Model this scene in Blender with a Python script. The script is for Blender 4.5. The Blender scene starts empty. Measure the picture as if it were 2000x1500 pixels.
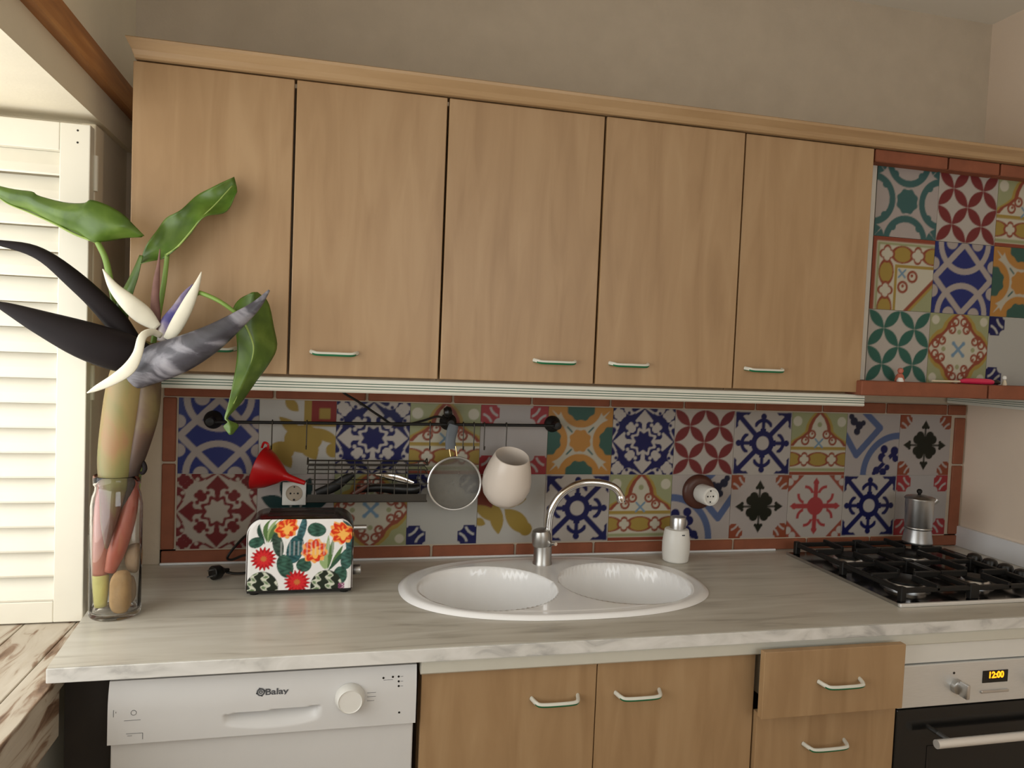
import bpy, bmesh, math, random
import numpy as np
from mathutils import Vector, Matrix

random.seed(7)
SC = bpy.context.scene
COL = SC.collection

# ------------------------------------------------------------------ camera, light, exposure
def srgb(r, g, b):
    f = lambda v: (v/255/12.92) if v <= 10.3 else ((v/255+0.055)/1.055)**2.4
    return (f(r), f(g), f(b))

cam_d = bpy.data.cameras.new('camera')
cam = bpy.data.objects.new('camera', cam_d); COL.objects.link(cam)
SC.camera = cam
cam_d.sensor_fit = 'HORIZONTAL'; cam_d.sensor_width = 36.0
cam_d.lens = 36.0*1450/2000
cam_d.clip_start = 0.02
def cam_rot(yaw, pitch, roll):
    return (Matrix.Rotation(yaw, 3, 'Z') @ Matrix.Rotation(pitch, 3, 'X') @ Matrix.Rotation(roll, 3, 'Y')
            @ Matrix.Rotation(math.pi/2, 3, 'X'))
cam.matrix_world = Matrix.Translation((0.3984, -2.0707, 1.4924)) @ cam_rot(-0.2318, -0.0436, -0.0410).to_4x4()

world = bpy.data.worlds.new('World'); SC.world = world; world.use_nodes = True
wn = world.node_tree.nodes; bg = wn['Background']
bg.inputs[0].default_value = (*srgb(214, 226, 240), 1); bg.inputs[1].default_value = 1.0

def area(name, loc, rot, sx, sy, power, col):
    l = bpy.data.lights.new(name, 'AREA'); l.shape = 'RECTANGLE'; l.size = sx; l.size_y = sy
    l.energy = power; l.color = col
    o = bpy.data.objects.new(name, l); COL.objects.link(o); o.location = loc; o.rotation_euler = rot
    return o
# daylight through the window in the left wall (light sits in the window opening)
area('window_daylight', (-0.50, -1.30, 1.42), (0, math.radians(-90), 0), 1.0, 1.9, 18, (1.0, 0.98, 0.92))
# added fill light behind the camera, in a made-up wall opening
area('rear_fill', (1.35, -3.92, 1.82), (math.radians(90), 0, 0), 1.7, 1.05, 17, (0.98, 1.0, 0.96))

vs = SC.view_settings
vs.view_transform = 'Standard'; vs.look = 'None'; vs.gamma = 1.0; vs.exposure = 0.03
vs.use_curve_mapping = False

# ------------------------------------------------------------------ materials
MATS = {}
def newmat(name):
    m = bpy.data.materials.new(name); m.use_nodes = True
    nt = m.node_tree; b = nt.nodes['Principled BSDF']
    MATS[name] = m
    return m, nt, b
def pm(name, col, rough=.5, metal=0., var=.06, scale=25., bump=0., bscale=None, spec=.5, stretch=None, coat=0., trans=0., ior=1.45, alpha=1.):
    """plain procedural material: colour with a little noise variation and optional fine relief"""
    m, nt, b = newmat(name)
    n = nt.nodes; L = nt.links
    tc = n.new('ShaderNodeTexCoord'); mp = n.new('ShaderNodeMapping'); L.new(tc.outputs['Object'], mp.inputs[0])
    if stretch: mp.inputs['Scale'].default_value = stretch
    nz = n.new('ShaderNodeTexNoise'); nz.inputs['Scale'].default_value = scale; nz.inputs['Detail'].default_value = 4
    L.new(mp.outputs[0], nz.inputs[0])
    mx = n.new('ShaderNodeMix'); mx.data_type = 'RGBA'
    c = col
    mx.inputs[6].default_value = (c[0]*(1-var*2), c[1]*(1-var*2), c[2]*(1-var*2), 1)
    mx.inputs[7].default_value = (min(1, c[0]*(1+var*2)), min(1, c[1]*(1+var*2)), min(1, c[2]*(1+var*2)), 1)
    L.new(nz.outputs[0], mx.inputs[0]); L.new(mx.outputs[2], b.inputs['Base Color'])
    b.inputs['Roughness'].default_value = rough; b.inputs['Metallic'].default_value = metal
    b.inputs['Specular IOR Level'].default_value = spec
    b.inputs['Coat Weight'].default_value = coat
    b.inputs['Transmission Weight'].default_value = trans; b.inputs['IOR'].default_value = ior
    b.inputs['Alpha'].default_value = alpha
    if bump:
        n2 = n.new('ShaderNodeTexNoise'); n2.inputs['Scale'].default_value = bscale or scale*4; n2.inputs['Detail'].default_value = 3
        L.new(mp.outputs[0], n2.inputs[0])
        bp = n.new('ShaderNodeBump'); bp.inputs['Strength'].default_value = bump; bp.inputs['Distance'].default_value = .002
        L.new(n2.outputs[0], bp.inputs['Height']); L.new(bp.outputs[0], b.inputs['Normal'])
    return m
def streaky(name, cols, pos, scale, stretch, rough=.45, detail=6, dist=.6, bump=0.):
    """several colours drawn by a stretched noise (grain, veins)"""
    m, nt, b = newmat(name); n = nt.nodes; L = nt.links
    tc = n.new('ShaderNodeTexCoord'); mp = n.new('ShaderNodeMapping'); mp.inputs['Scale'].default_value = stretch
    geo = n.new('ShaderNodeNewGeometry'); L.new(geo.outputs['Position'], mp.inputs[0])
    nz = n.new('ShaderNodeTexNoise'); nz.inputs['Scale'].default_value = scale; nz.inputs['Detail'].default_value = detail
    nz.inputs['Distortion'].default_value = dist
    L.new(mp.outputs[0], nz.inputs[0])
    cr = n.new('ShaderNodeValToRGB'); L.new(nz.outputs[0], cr.inputs[0])
    e = cr.color_ramp.elements
    while len(e) < len(cols): e.new(.5)
    for i, (cc, p) in enumerate(zip(cols, pos)):
        e[i].position = p; e[i].color = (*cc, 1)
    L.new(cr.outputs[0], b.inputs['Base Color']); b.inputs['Roughness'].default_value = rough
    if bump:
        bp = n.new('ShaderNodeBump'); bp.inputs['Strength'].default_value = bump; bp.inputs['Distance'].default_value = .002
        L.new(nz.outputs[0], bp.inputs['Height']); L.new(bp.outputs[0], b.inputs['Normal'])
    return m
def printed(name, rough=.35, spec=.2):
    m, nt, b = newmat(name); a = nt.nodes.new('ShaderNodeVertexColor'); a.layer_name = 'print'
    nt.links.new(a.outputs[0], b.inputs['Base Color']); b.inputs['Roughness'].default_value = rough; b.inputs['Specular IOR Level'].default_value = spec
    return m
def emis(name, col, strength):
    m, nt, b = newmat(name); b.inputs['Base Color'].default_value = (*col, 1)
    b.inputs['Emission Color'].default_value = (*col, 1); b.inputs['Emission Strength'].default_value = strength
    return m

wall_m = pm('wall_paper', srgb(192, 177, 157), .85, var=.05, scale=14, bump=.35, bscale=160)
wallr_m = pm('wall_plaster_pink', srgb(230, 212, 193), .85, var=.03, scale=8, bump=.15, bscale=120)
walll_m = pm('wall_plaster_cream', srgb(228, 218, 196), .85, var=.04, scale=8, bump=.15, bscale=120)
ceil_m = pm('ceiling_paint', srgb(232, 228, 218), .9, var=.02, scale=5)
floor_m = pm('floor_tile', srgb(176, 160, 138), .5, var=.1, scale=6)
wood_m = streaky('beech_laminate', [srgb(156, 124, 88), srgb(166, 134, 97), srgb(174, 143, 106)], [.3, .5, .72], 7, (3.2, 3.2, .42), .42, 7, .8)
woodt_m = streaky('beech_cornice', [srgb(164, 132, 95), srgb(175, 144, 106), srgb(184, 154, 117)], [.3, .5, .72], 7, (.4, 3.2, 3.2), .42, 7, .8)
trimwood_m = streaky('pine_trim', [srgb(140, 88, 44), srgb(172, 114, 60), srgb(198, 142, 84)], [.3, .5, .7], 9, (4, .3, 4), .4, 6, .6)
stone_m = streaky('travertine', [srgb(160, 153, 140), srgb(192, 186, 173), srgb(202, 197, 185), srgb(211, 207, 197)], [.26, .42, .6, .8], 6, (.5, 4.5, 4.5), .32, 9, .9)
edge_m = streaky('travertine_edge', [srgb(176, 174, 171), srgb(212, 210, 205), srgb(224, 222, 218), srgb(232, 230, 226)], [.3, .44, .6, .8], 9, (1.2, 2, 2.4), .4, 9, .9)
sillwood_m = streaky('whitewashed_wood', [srgb(96, 70, 52), srgb(140, 114, 92), srgb(186, 174, 156), srgb(200, 190, 174)], [.33, .42, .50, .75], 7, (4.6, .8, 4.6), .6, 9, 1.2, bump=.3)
brick_m = pm('terracotta', srgb(134, 78, 54), .75, var=.14, scale=18, bump=.3, bscale=90)
mortar_m = pm('mortar', srgb(176, 162, 144), .9, var=.05, scale=40)
grout_m = pm('grout', srgb(196, 190, 180), .8, var=.04, scale=40)
tile_m = printed('glazed_tile_print', .32)
toast_m = printed('toaster_print', .28)
white_m = pm('white_plastic', srgb(226, 224, 218), .38, var=.01)
dwwhite_m = pm('white_enamel', srgb(214, 213, 212), .35, var=.012)
shut_m = pm('shutter_paint', srgb(226, 221, 206), .5, var=.015, scale=10)
pelmet_m = pm('pelmet_white', srgb(216, 214, 202), .4, var=.02)
green_m = pm('dark_green_line', srgb(62, 92, 74), .5, var=.05)
hgreen_m = pm('handle_green', srgb(30, 104, 66), .4, var=.05)
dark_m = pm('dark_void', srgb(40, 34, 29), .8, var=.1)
ceram_m = pm('white_ceramic', srgb(246, 245, 244), .16, var=.01, coat=.3)
cup_m = pm('cream_ceramic', srgb(226, 214, 202), .3, var=.01)
chrome_m = pm('chrome', (.82, .82, .82), .12, 1., var=.01)
steel_m = pm('brushed_steel', (.62, .62, .62), .32, 1., var=.03, scale=60, stretch=(1, 1, 20))
fsteel_m = pm('faucet_base_steel', (.45, .44, .42), .35, 1., var=.08, scale=30)
mesh_m = pm('sieve_mesh', (.20, .19, .165), .6, .3, var=.06, scale=90, alpha=.64)
iron_m = pm('black_iron', srgb(26, 25, 24), .5, .2, var=.1)
wire_m = pm('dark_wire', srgb(66, 62, 56), .45, .6, var=.08)
blackg_m = pm('black_glass', srgb(20, 20, 20), .12, var=.03)
black_m = pm('black_plastic', srgb(22, 21, 20), .35, var=.05)
brownb_m = pm('toaster_top_dark', srgb(48, 34, 30), .2, .3, var=.06)
red_m = pm('red_plastic', srgb(170, 16, 20), .3, var=.03)
brownw_m = pm('brown_bakelite', srgb(78, 44, 34), .4, var=.08)
ovensteel_m = pm('oven_steel', (.78, .80, .81), .42, .75, var=.03, scale=40, stretch=(1, 1, 14))
trimst_m = pm('satin_trim', (.86, .85, .83), .45, .6, var=.01)
gold_m = pm('brass_wire', (.8, .62, .3), .3, 1., var=.02)
greyrub_m = pm('grey_silicone', srgb(98, 104, 110), .5, var=.1)
glass_m = pm('jar_glass', (1, 1, 1), .02, var=0., trans=1., ior=1.38)
pane_m = pm('window_glass', (1, 1, 1), .02, var=0., trans=1., ior=1.1)
stone1_m = pm('tan_pebble', srgb(186, 152, 106), .8, var=.14, scale=40, bump=.4)
stone2_m = pm('grey_tan_pebble', srgb(160, 136, 108), .8, var=.16, scale=40, bump=.4)
leaf_m = streaky('leaf_green', [srgb(58, 84, 24), srgb(80, 108, 34), srgb(112, 138, 58)], [.32, .52, .75], 16, (1, 1, 1), .38, 3, .4)
stemg_m = pm('stem_green', srgb(122, 152, 70), .45, var=.12, scale=30)
stemr_m = streaky('stem_pink', [srgb(178, 138, 100), srgb(164, 82, 64), srgb(184, 122, 102)], [.32, .48, .66], 12, (1, 1, .3), .4, 3, .3)
stalk_m = streaky('stalk_olive', [srgb(158, 108, 80), srgb(142, 122, 76), srgb(124, 120, 72), srgb(110, 72, 60)], [.36, .46, .56, .68], 11, (1, 1, .3), .45, 4, .6)
sheath_m = streaky('sheath_brown', [srgb(58, 46, 42), srgb(90, 68, 54), srgb(120, 106, 66)], [.34, .52, .7], 10, (1, 1, .4), .5, 4, .6)
spathe_m = pm('spathe_black', srgb(22, 15, 16), .62, var=.2, scale=20, spec=.2)
spathe2_m = streaky('spathe_grey_highlit', [srgb(52, 50, 56), srgb(74, 72, 80), srgb(128, 126, 134), srgb(160, 158, 164)], [.35, .5, .6, .75], 13, (1, 1, 1.6), .42, 6, 1.0)  # pale ramp tones paint white highlights into the grey spathe
sepal_m = pm('sepal_white', srgb(226, 221, 202), .5, var=.06, scale=30)
petal_m = streaky('petal_blue', [srgb(58, 52, 120), srgb(120, 108, 140), srgb(176, 166, 160)], [.35, .52, .7], 14, (1, 1, 1), .5)
dry_m = pm('dry_tip', srgb(120, 86, 78), .7, var=.2, scale=40)
pink_m = pm('pink_plastic', srgb(206, 44, 84), .25, var=.03)
cream_m = pm('cream_plastic', srgb(220, 206, 180), .5, var=.03)
flesh_m = pm('figurine_paint', srgb(176, 96, 76), .5, var=.2, scale=60)
ink_m = pm('printed_grey', srgb(86, 88, 92), .5, var=.03)
veinm_m = pm('leaf_midrib', srgb(150, 172, 92), .5, var=.08)
cut_m = pm('stem_cut_end', srgb(206, 200, 120), .5, var=.1, scale=30)
upst_m = pm('upstand_stone', srgb(224, 224, 226), .4, var=.04, scale=9)
disp_m = emis('display_digits', srgb(255, 150, 20), 2.2)

# ------------------------------------------------------------------ geometry helpers
W = {}
def link(name, me, loc, parent=None, mats=None, label=None, cat=None, group=None, kind=None):
    o = bpy.data.objects.new(name, me); COL.objects.link(o)
    o.location = loc; W[o] = Vector(loc)
    if parent:
        o.parent = parent; o.matrix_parent_inverse = Matrix.Translation(-W[parent])
    tagit(o, label, cat, group, kind)
    return o
def tagit(o, label=None, cat=None, group=None, kind=None):
    if label: o['label'] = label
    if cat: o['category'] = cat
    if group: o['group'] = group
    if kind: o['kind'] = kind
    return o
def thing(name, loc, label, cat, group=None):
    return link(name, None, loc, None, None, label, cat, group)
def obj(name, bm, mat, parent=None, smooth=False, label=None, cat=None, group=None, kind=None):
    """link a bmesh (world coordinates) as one mesh object with its origin at its centre"""
    bmesh.ops.recalc_face_normals(bm, faces=bm.faces)
    me = bpy.data.meshes.new(name)
    cs = [v.co for v in bm.verts]
    lo = Vector([min(c[i] for c in cs) for i in range(3)]); hi = Vector([max(c[i] for c in cs) for i in range(3)])
    ctr = (lo+hi)/2
    bmesh.ops.translate(bm, verts=bm.verts, vec=-ctr)
    bm.to_mesh(me); bm.free()
    for m in (mat if isinstance(mat, (list, tuple)) else [mat]): me.materials.append(m)
    if smooth:
        for p in me.polygons: p.use_smooth = True
        if smooth != 'full':
            try: me.set_sharp_from_angle(angle=math.radians(38))
            except Exception: pass
    return link(name, me, ctr, parent, None, label, cat, group, kind)
def box(bm, x0, x1, y0, y1, z0, z1, bev=0., mi=0, seg=2):
    r = bmesh.ops.create_cube(bm, size=1)
    vs_ = r['verts']
    for v in vs_:
        v.co = Vector(((x0+x1)/2+v.co.x*(x1-x0), (y0+y1)/2+v.co.y*(y1-y0), (z0+z1)/2+v.co.z*(z1-z0)))
    fs = set(f for v in vs_ for f in v.link_faces)
    for f in fs: f.material_index = mi
    if bev:
        es = list(set(e for v in vs_ for e in v.link_edges))
        bmesh.ops.bevel(bm, geom=es, offset=bev, segments=seg, affect='EDGES', profile=.5)
    return bm
def B(*a, **k): return box(bmesh.new(), *a, **k)
def boxes(lst, bev=0.):
    bm = bmesh.new()
    for a in lst: box(bm, *a, bev=bev)
    return bm
def crs(pts, n):
    """Catmull-Rom resample of a list of tuples of any length"""
    P = [np.array(p, float) for p in pts]; P = [2*P[0]-P[1]]+P+[2*P[-1]-P[-2]]
    out = []; k = len(pts)-1
    for i in range(n+1):
        t = i/n*k; j = min(int(t), k-1); u = t-j
        a, b, c, d = P[j], P[j+1], P[j+2], P[j+3]
        out.append(.5*((2*b)+(c-a)*u+(2*a-5*b+4*c-d)*u*u+(3*b-a-3*c+d)*u**3))
    return out
def sweep(bm, pts, aw, bw, n=24, m=12, ref=(0, 1, 0), mi=0, flat=1.0):
    """elliptical tube: half-width aw across the path in the plane facing ref, half-depth bw along ref"""
    path = crs(pts, n); aa = crs([(v,) for v in aw], n); bb = crs([(v,) for v in bw], n)
    ref = Vector(ref); rings = []
    for i, p in enumerate(path):
        t = Vector(path[min(i+1, n)]-path[max(i-1, 0)]).normalized()
        s = t.cross(ref).normalized(); d = s.cross(t).normalized()
        a = max(float(aa[i][0]), 2e-4); b = max(float(bb[i][0]), 2e-4)
        ring = []
        for k in range(m):
            th = 2*math.pi*k/m
            ring.append(bm.verts.new(Vector(p)+s*a*math.cos(th)+d*b*math.sin(th)))
        rings.append(ring)
    for i in range(n):
        for k in range(m):
            f = bm.faces.new((rings[i][k], rings[i][(k+1) % m], rings[i+1][(k+1) % m], rings[i+1][k])); f.material_index = mi
    for r in (rings[0], rings[-1]):
        f = bm.faces.new(r); f.material_index = mi
    return bm
def tube(bm, pts, r, n=None, m=8, mi=0, ref=None):
    """round tube through points, straight when two points"""
    if n is None: n = 1 if len(pts) == 2 else len(pts)*5
    path = crs(pts, n) if len(pts) > 2 else [np.array(p, float) for p in pts]
    rings = []; last = None
    for i, p in enumerate(path):
        t = Vector(path[min(i+1, len(path)-1)]-path[max(i-1, 0)]).normalized()
        if last is None:
            q = Vector((0, 0, 1)) if abs(t.z) < .9 else Vector((1, 0, 0))
            s = t.cross(q).normalized()
        else:
            s = (last-t*last.dot(t)).normalized()
        last = s; d = t.cross(s)
        rings.append([bm.verts.new(Vector(p)+s*r*math.cos(2*math.pi*k/m)+d*r*math.sin(2*math.pi*k/m)) for k in range(m)])
    for i in range(len(rings)-1):
        for k in range(m):
            f = bm.faces.new((rings[i][k], rings[i][(k+1) % m], rings[i+1][(k+1) % m], rings[i+1][k])); f.material_index = mi
    for rr in (rings[0], rings[-1]):
        f = bm.faces.new(rr); f.material_index = mi
    return bm
def T(pts, r, **k): return tube(bmesh.new(), pts, r, **k)
def lathe(bm, prof, org, axis=(0, 0, 1), m=32, mi=0, sx=1., cap=True):
    """profile of (radius, height) turned about axis through org"""
    ax = Vector(axis).normalized(); q = Vector((0, 1, 0)) if abs(ax.y) < .9 else Vector((1, 0, 0))
    s = ax.cross(q).normalized(); d = ax.cross(s); org = Vector(org); rings = []
    for r, h in prof:
        r = max(r, 1e-5)
        rings.append([bm.verts.new(org+ax*h+s*r*sx*math.cos(2*math.pi*k/m)+d*r*math.sin(2*math.pi*k/m)) for k in range(m)])
    for i in range(len(rings)-1):
        for k in range(m):
            f = bm.faces.new((rings[i][k], rings[i][(k+1) % m], rings[i+1][(k+1) % m], rings[i+1][k])); f.material_index = mi
    if cap:
        for rr in (rings[0], rings[-1]):
            f = bm.faces.new(rr); f.material_index = mi
    return bm
def Lt(*a, **k): return lathe(bmesh.new(), *a, **k)
def prism(bm, poly, x0, x1, mi=0):
    """(y,z) polygon pushed along x"""
    a = [bm.verts.new((x0, y, z)) for y, z in poly]; b = [bm.verts.new((x1, y, z)) for y, z in poly]
    n = len(poly)
    for i in range(n): bm.faces.new((a[i], a[(i+1) % n], b[(i+1) % n], b[i])).material_index = mi
    bm.faces.new(a).material_index = mi; bm.faces.new(b).material_index = mi
    return bm
def text_part(name, s, size, loc, mat, parent, xs=1., off=0., ext=.0004, align='CENTER'):
    cu = bpy.data.curves.new(name, 'FONT'); cu.body = s; cu.size = size; cu.extrude = ext; cu.offset = off
    cu.align_x = align; cu.align_y = 'CENTER'
    t = bpy.data.objects.new('txt', cu); COL.objects.link(t)
    dg = bpy.context.evaluated_depsgraph_get()
    me = bpy.data.meshes.new_from_object(t.evaluated_get(dg)); bpy.data.objects.remove(t); bpy.data.curves.remove(cu)
    me.name = name
    for v in me.vertices:
        x, y, z = v.co; v.co = (x*xs, -z, y)
    me.materials.clear(); me.materials.append(mat)
    return link(name, me, loc, parent)

# ------------------------------------------------------------------ printed patterns (drawn as functions of u right, v up in [-1,1])
def C8(r, g, b): return np.array(srgb(r, g, b))
GLAZE = .62                                            # the printed tiles are a dull, greyish stock
class Canvas:
    def __init__(s, u, v, base):
        s.u = u; s.v = v; s.c = np.empty(u.shape+(3,)); s.c[:] = base
    def put(s, mask, col): s.c[mask] = col
def hyp(a, b): return np.sqrt(a*a+b*b)
def seg(u, v, a, b):
    ax, ay = a; bx, by = b; dx, dy = bx-ax, by-ay
    t = np.clip(((u-ax)*dx+(v-ay)*dy)/(dx*dx+dy*dy), 0, 1)
    return hyp(u-ax-t*dx, v-ay-t*dy)
def lens(u, v, a, b, w):
    ax, ay = a; bx, by = b; l = math.hypot(bx-ax, by-ay); ex, ey = (bx-ax)/l, (by-ay)/l
    t = ((u-ax)*ex+(v-ay)*ey)/l*2-1; q = np.abs(-(u-ax)*ey+(v-ay)*ex)
    return q < w*(1-t*t)*(np.abs(t) < 1)
WH = C8(206, 196, 186); WL = C8(198, 186, 180); BL = C8(40, 54, 134); DB = C8(26, 30, 98); RED = C8(138, 46, 48)
DRED = C8(132, 30, 34); TEAL = C8(40, 104, 104); ORG = C8(206, 140, 36); OCH = C8(186, 154, 46); RB = C8(166, 74, 44)
GRN = C8(172, 176, 124); DGR = C8(40, 42, 30); CRM = C8(222, 214, 190); LBL = C8(92, 112, 160); BRN = C8(164, 76, 40)
CRED = C8(182, 44, 52); LRED = C8(192, 60, 62); DT = C8(28, 62, 62); SKY = C8(120, 160, 190)
def quatre(u, v, cx, cy, r):
    m = np.zeros(u.shape, bool)
    for a, b in ((r, 0), (-r, 0), (0, r), (0, -r)): m |= hyp(u-cx-a, v-cy-b) < r*.95
    return m
def p_lattice(u, v):
    k = Canvas(u, v, BL); au, av = np.abs(u), np.abs(v); g = C8(190, 176, 168)
    k.put((hyp(au-.43, av-1) < .19) | (hyp(au-1, av-.38) < .18), g)
    k.put(np.abs(hyp(u, av-1)-.80) < .085, g)
    k.put((np.abs(au+av*.98-.96)/1.414 < .085), g)
    return k.c
def p_petals(col, bgc):
    def f(u, v):
        k = Canvas(u, v, bgc); p = (u+v)/math.sqrt(2); q = (v-u)/math.sqrt(2); L = math.sqrt(.5)
        for a, b in ((p, q), (q, p)):
            d = np.abs(b-np.round(b/L)*L); t = (a/L-np.floor(a/L)-.5)*2
            k.put(d < .15*(1-t*t), col)
        return k.c
    return f
def p_damask(fg, bgc):
    def f(u, v):
        k = Canvas(u, v, bgc); au, av = np.abs(u), np.abs(v); a = np.maximum(au, av); b = np.minimum(au, av); r = hyp(u, v)
        w = np.interp(a, [.30, .40, .50, .56, .63, .72, .85, .97], [.06, .06, .07, .22, .29, .22, .10, 0.])
        k.put((b < w) & (a > .3), fg)
        k.put(hyp(a-.50, b-.17) < .105, bgc)
        k.put(hyp(a-.50, b-.24) < .055, fg)
        star = r*(1+.15*np.cos(8*np.arctan2(v, u)))
        k.put(star < .38, fg); k.put(star < .29, bgc)
        k.put(quatre(a, b, .43, .43, .080), fg); k.put(hyp(a-.43, b-.43) < .04, fg)
        k.put((np.abs(a+b-.66) < .05) & (b > .26), fg)
        k.put(quatre(a, b, .80, .76, .085), fg)
        k.put((hyp(a-1.0, b-.46) < .20), fg); k.put(hyp(a-.98, b-.34) < .085, bgc); k.put(hyp(a-.86, b-.50) < .05, bgc)
        k.put((np.abs(hyp(a-1.04, b-1.04)-.20) < .055), fg)
        k.put((np.abs(a+b*.62-1.05) < .035) & (b < .30) & (b > .03), fg)
        return k.c
    return f
def p_star(u, v):
    k = Canvas(u, v, WH); au, av = np.abs(u), np.abs(v); a = np.maximum(au, av); b = np.minimum(au, av)
    p = (au+av)/1.4142; q = np.abs(au-av)/1.4142; r = hyp(u, v)
    m = ((r > .22) & (r < .40)) | ((b < .06) & (a < .82) & (r > .3)) | (hyp(a-.84, b) < .10)
    m |= (np.abs(hyp(a-.42, b)-.30) < .06) & (a > .50) & (b < .30)
    m |= (b < .10) & (a > .36) & (a < .46)
    m |= (q < .085) & (r > .3) & (p < 1.28)
    m |= (np.abs(hyp(p-.86, q)-.36) < .085) & (p > 1.0) & (a < .97)
    m |= (q < (1.38-p)*.95) & (p > 1.10)
    k.put(m, DB)
    return k.c
def curls(k, u, v, pts, col, r=.13, w=.035):
    for cx, cy in pts:
        k.put(np.abs(hyp(u-cx, v-cy)-r) < w, col); k.put(hyp(u-cx*.95, v-cy-.03) < r*.33, col)
def p_band(u, v):
    k = Canvas(u, v, CRM); au = np.abs(u)
    k.put(v < -.9, RB); k.put((v < -.78) & (v > -.88), GRN)
    k.put((v < -.1) & (v > -.2), OCH)
    e = (v+.5)**2/.045; uu = np.abs(np.mod(u+.5, 1)-.5)
    k.put((uu/.40)**2+e < 1.25, RB); k.put((uu/.36)**2+e < .9, OCH)
    qu = np.abs(np.mod(u, 1)-.5)
    k.put(quatre(qu, v, 0, -.5, .12), RB); k.put(quatre(qu, v, 0, -.5, .085), CRM)
    up = v > -.08
    w = np.interp(v, [-.1, .1, .25, .4, .6, .8, 1], [1.0, .82, .55, .36, .32, .22, .03])
    k.put(up & (au > w), OCH); k.put(up & (au > w+.16), GRN); k.put(up & (hyp(au-.8, v-.72) < .16), CRM)
    k.put(up & (np.abs(au-w) < .065), RB)
    curls(k, au, v, [(.27, .30), (.5, .10)], RB, .12, .032)
    k.put(hyp(u, v-.62) < .08, GRN); k.put((np.abs(np.abs(u)-np.abs(v-.02)) < .04) & (au < .16) & (np.abs(v-.02) < .16), SKY)
    return k.c
def p_arab(u, v):
    k = Canvas(u, v, GRN); au, av = np.abs(u), np.abs(v); a = np.maximum(au, av); b = np.minimum(au, av)
    k.put(hyp(au-.82, av-.82) < .13, CRM)
    w = np.interp(a, [0, .45, .6, .75, .9, 1.0], [.9, .50, .36, .30, .16, .02])
    k.put(b < w+.22, OCH); k.put(b < w+.09, RB); k.put(b < w-.03, CRM)
    curls(k, a, b, [(.56, .24), (.78, .14)], RB, .10, .03)
    k.put(hyp(a-.5, b) < .07, GRN)
    k.put((np.abs(au-av) < .06) & (a < .22), SKY); k.put(hyp(au-.17, av-.17) < .06, SKY)
    return k.c
def p_border(u, v):
    k = Canvas(u, v, CRM)
    d = np.minimum(u+1, 1-v)                     # distance from the left and the top edge
    t = np.where(u+1 < 1-v, 1-v, u+1)
    k.put(d < .12, RB); k.put((d > .14) & (d < .22), GRN)
    e = (d-.46)**2/.05
    tt = np.abs(np.mod(t-.46, 1.0)); tm = np.minimum(tt, 1-tt)
    s = .5-tm
    k.put((np.abs(s)/.34)**2+e < 1.2, RB); k.put((np.abs(s)/.30)**2+e < .85, OCH)
    for cx, cy in ((-.54, .54), (.46, .54), (-.54, -.46)):
        k.put(quatre(u, v, cx, cy, .13), RB); k.put(quatre(u, v, cx, cy, .095), CRM)
    k.put((d > .74) & (d < .82), OCH)
    k.put((u > -.1) & (v < .1) & (u-v > 1.15), OCH); k.put((u > -.1) & (v < .1) & (u-v > 1.32), GRN)
    k.put((u > -.15) & (v < .15) & (np.abs(u-v-1.15) < .07), RB)
    curls(k, u, v, [(.32, -.05), (.02, -.35)], RB, .14, .035)
    k.put((np.abs(np.abs(u+.02)-np.abs(v-.02)) < .04) & (np.abs(u+.02) < .13) & (np.abs(v-.02) < .13), SKY)
    return k.c
def p_orange(u, v):
    k = Canvas(u, v, C8(206, 198, 176)); au, av = np.abs(u), np.abs(v); a = np.maximum(au, av); b = np.minimum(au, av)
    th = np.arctan2(v, u)
    k.put(hyp(au-1, av-1) < .40, ORG); k.put(np.abs(au-av) < .09*(1.9-au-av), C8(206, 198, 176))
    k.put(hyp(au-1, av-1) < .16, ORG)
    k.put(hyp(a-1.05, b) < .66, ORG)
    k.put(hyp(a-1.05, b)*(1+.05*np.cos(9*np.arctan2(b, 1.05-a))) < .45, C8(58, 104, 92))
    k.put(hyp(u, v)*(1+.07*np.cos(8*th)) < .33, ORG)
    k.put((np.abs(au-av) < .03) & (a < .42) & (a > .25), TEAL)
    return k.c
def p_chev(mir):
    def f(u, v):
        if mir: u = -u
        k = Canvas(u, v, WL)
        k.put(np.abs(hyp(u-1, v+1)-1.30) < .11, LBL)
        for a, b in (((-1.05, .3), (-.6, -.35)), ((-.6, -.35), (.25, .55)), ((.25, .55), (-.35, 1.05))):
            k.put(seg(u, v, a, b) < .11, LBL)
        for cx, cy, r in ((.45, -.15, .14), (.38, -.42, .15), (.85, -.2, .15), (.9, -.45, .12), (.2, -.85, .13), (.45, -.9, .13), (.6, -.75, .1)):
            k.put(hyp(u-cx, v-cy) < r, DB)
        k.put(seg(u, v, (.1, -.95), (.9, -.2)) < .07, DB); k.put(hyp(u-.55, v+.5) < .13, WL)
        for cx, cy, r in ((-.75, .75, .14), (-.55, .62, .14), (-.62, .42, .12), (-.85, .9, .1), (-.4, .7, .09)):
            k.put(hyp(u-cx, v-cy) < r, C8(40, 44, 70))
        return k.c
    return f
def corners(k, u, v, col, bgc, size=.54, only=None):
    for sx in (-1, 1):
        for sy in (-1, 1):
            if only and sy not in only: continue
            a = 1-u*sx; b = 1-v*sy
            m = (a < size) & (b < size) & (hyp(a-size, b-size) > .17) & (hyp(a-size, b) > .08) & (hyp(a, b-size) > .05)
            k.put(m, col)
            for x, y in ((a, b), (b, a)):
                k.put((np.abs(hyp(x-.60, y+.02)-.34) < .034) & (x > .22) & (x < .50) & (y > .06) & (y < .34), bgc)
def p_corner(col, bgc):
    def f(u, v):
        k = Canvas(u, v, bgc); corners(k, u, v, col, bgc); return k.c
    return f
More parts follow.
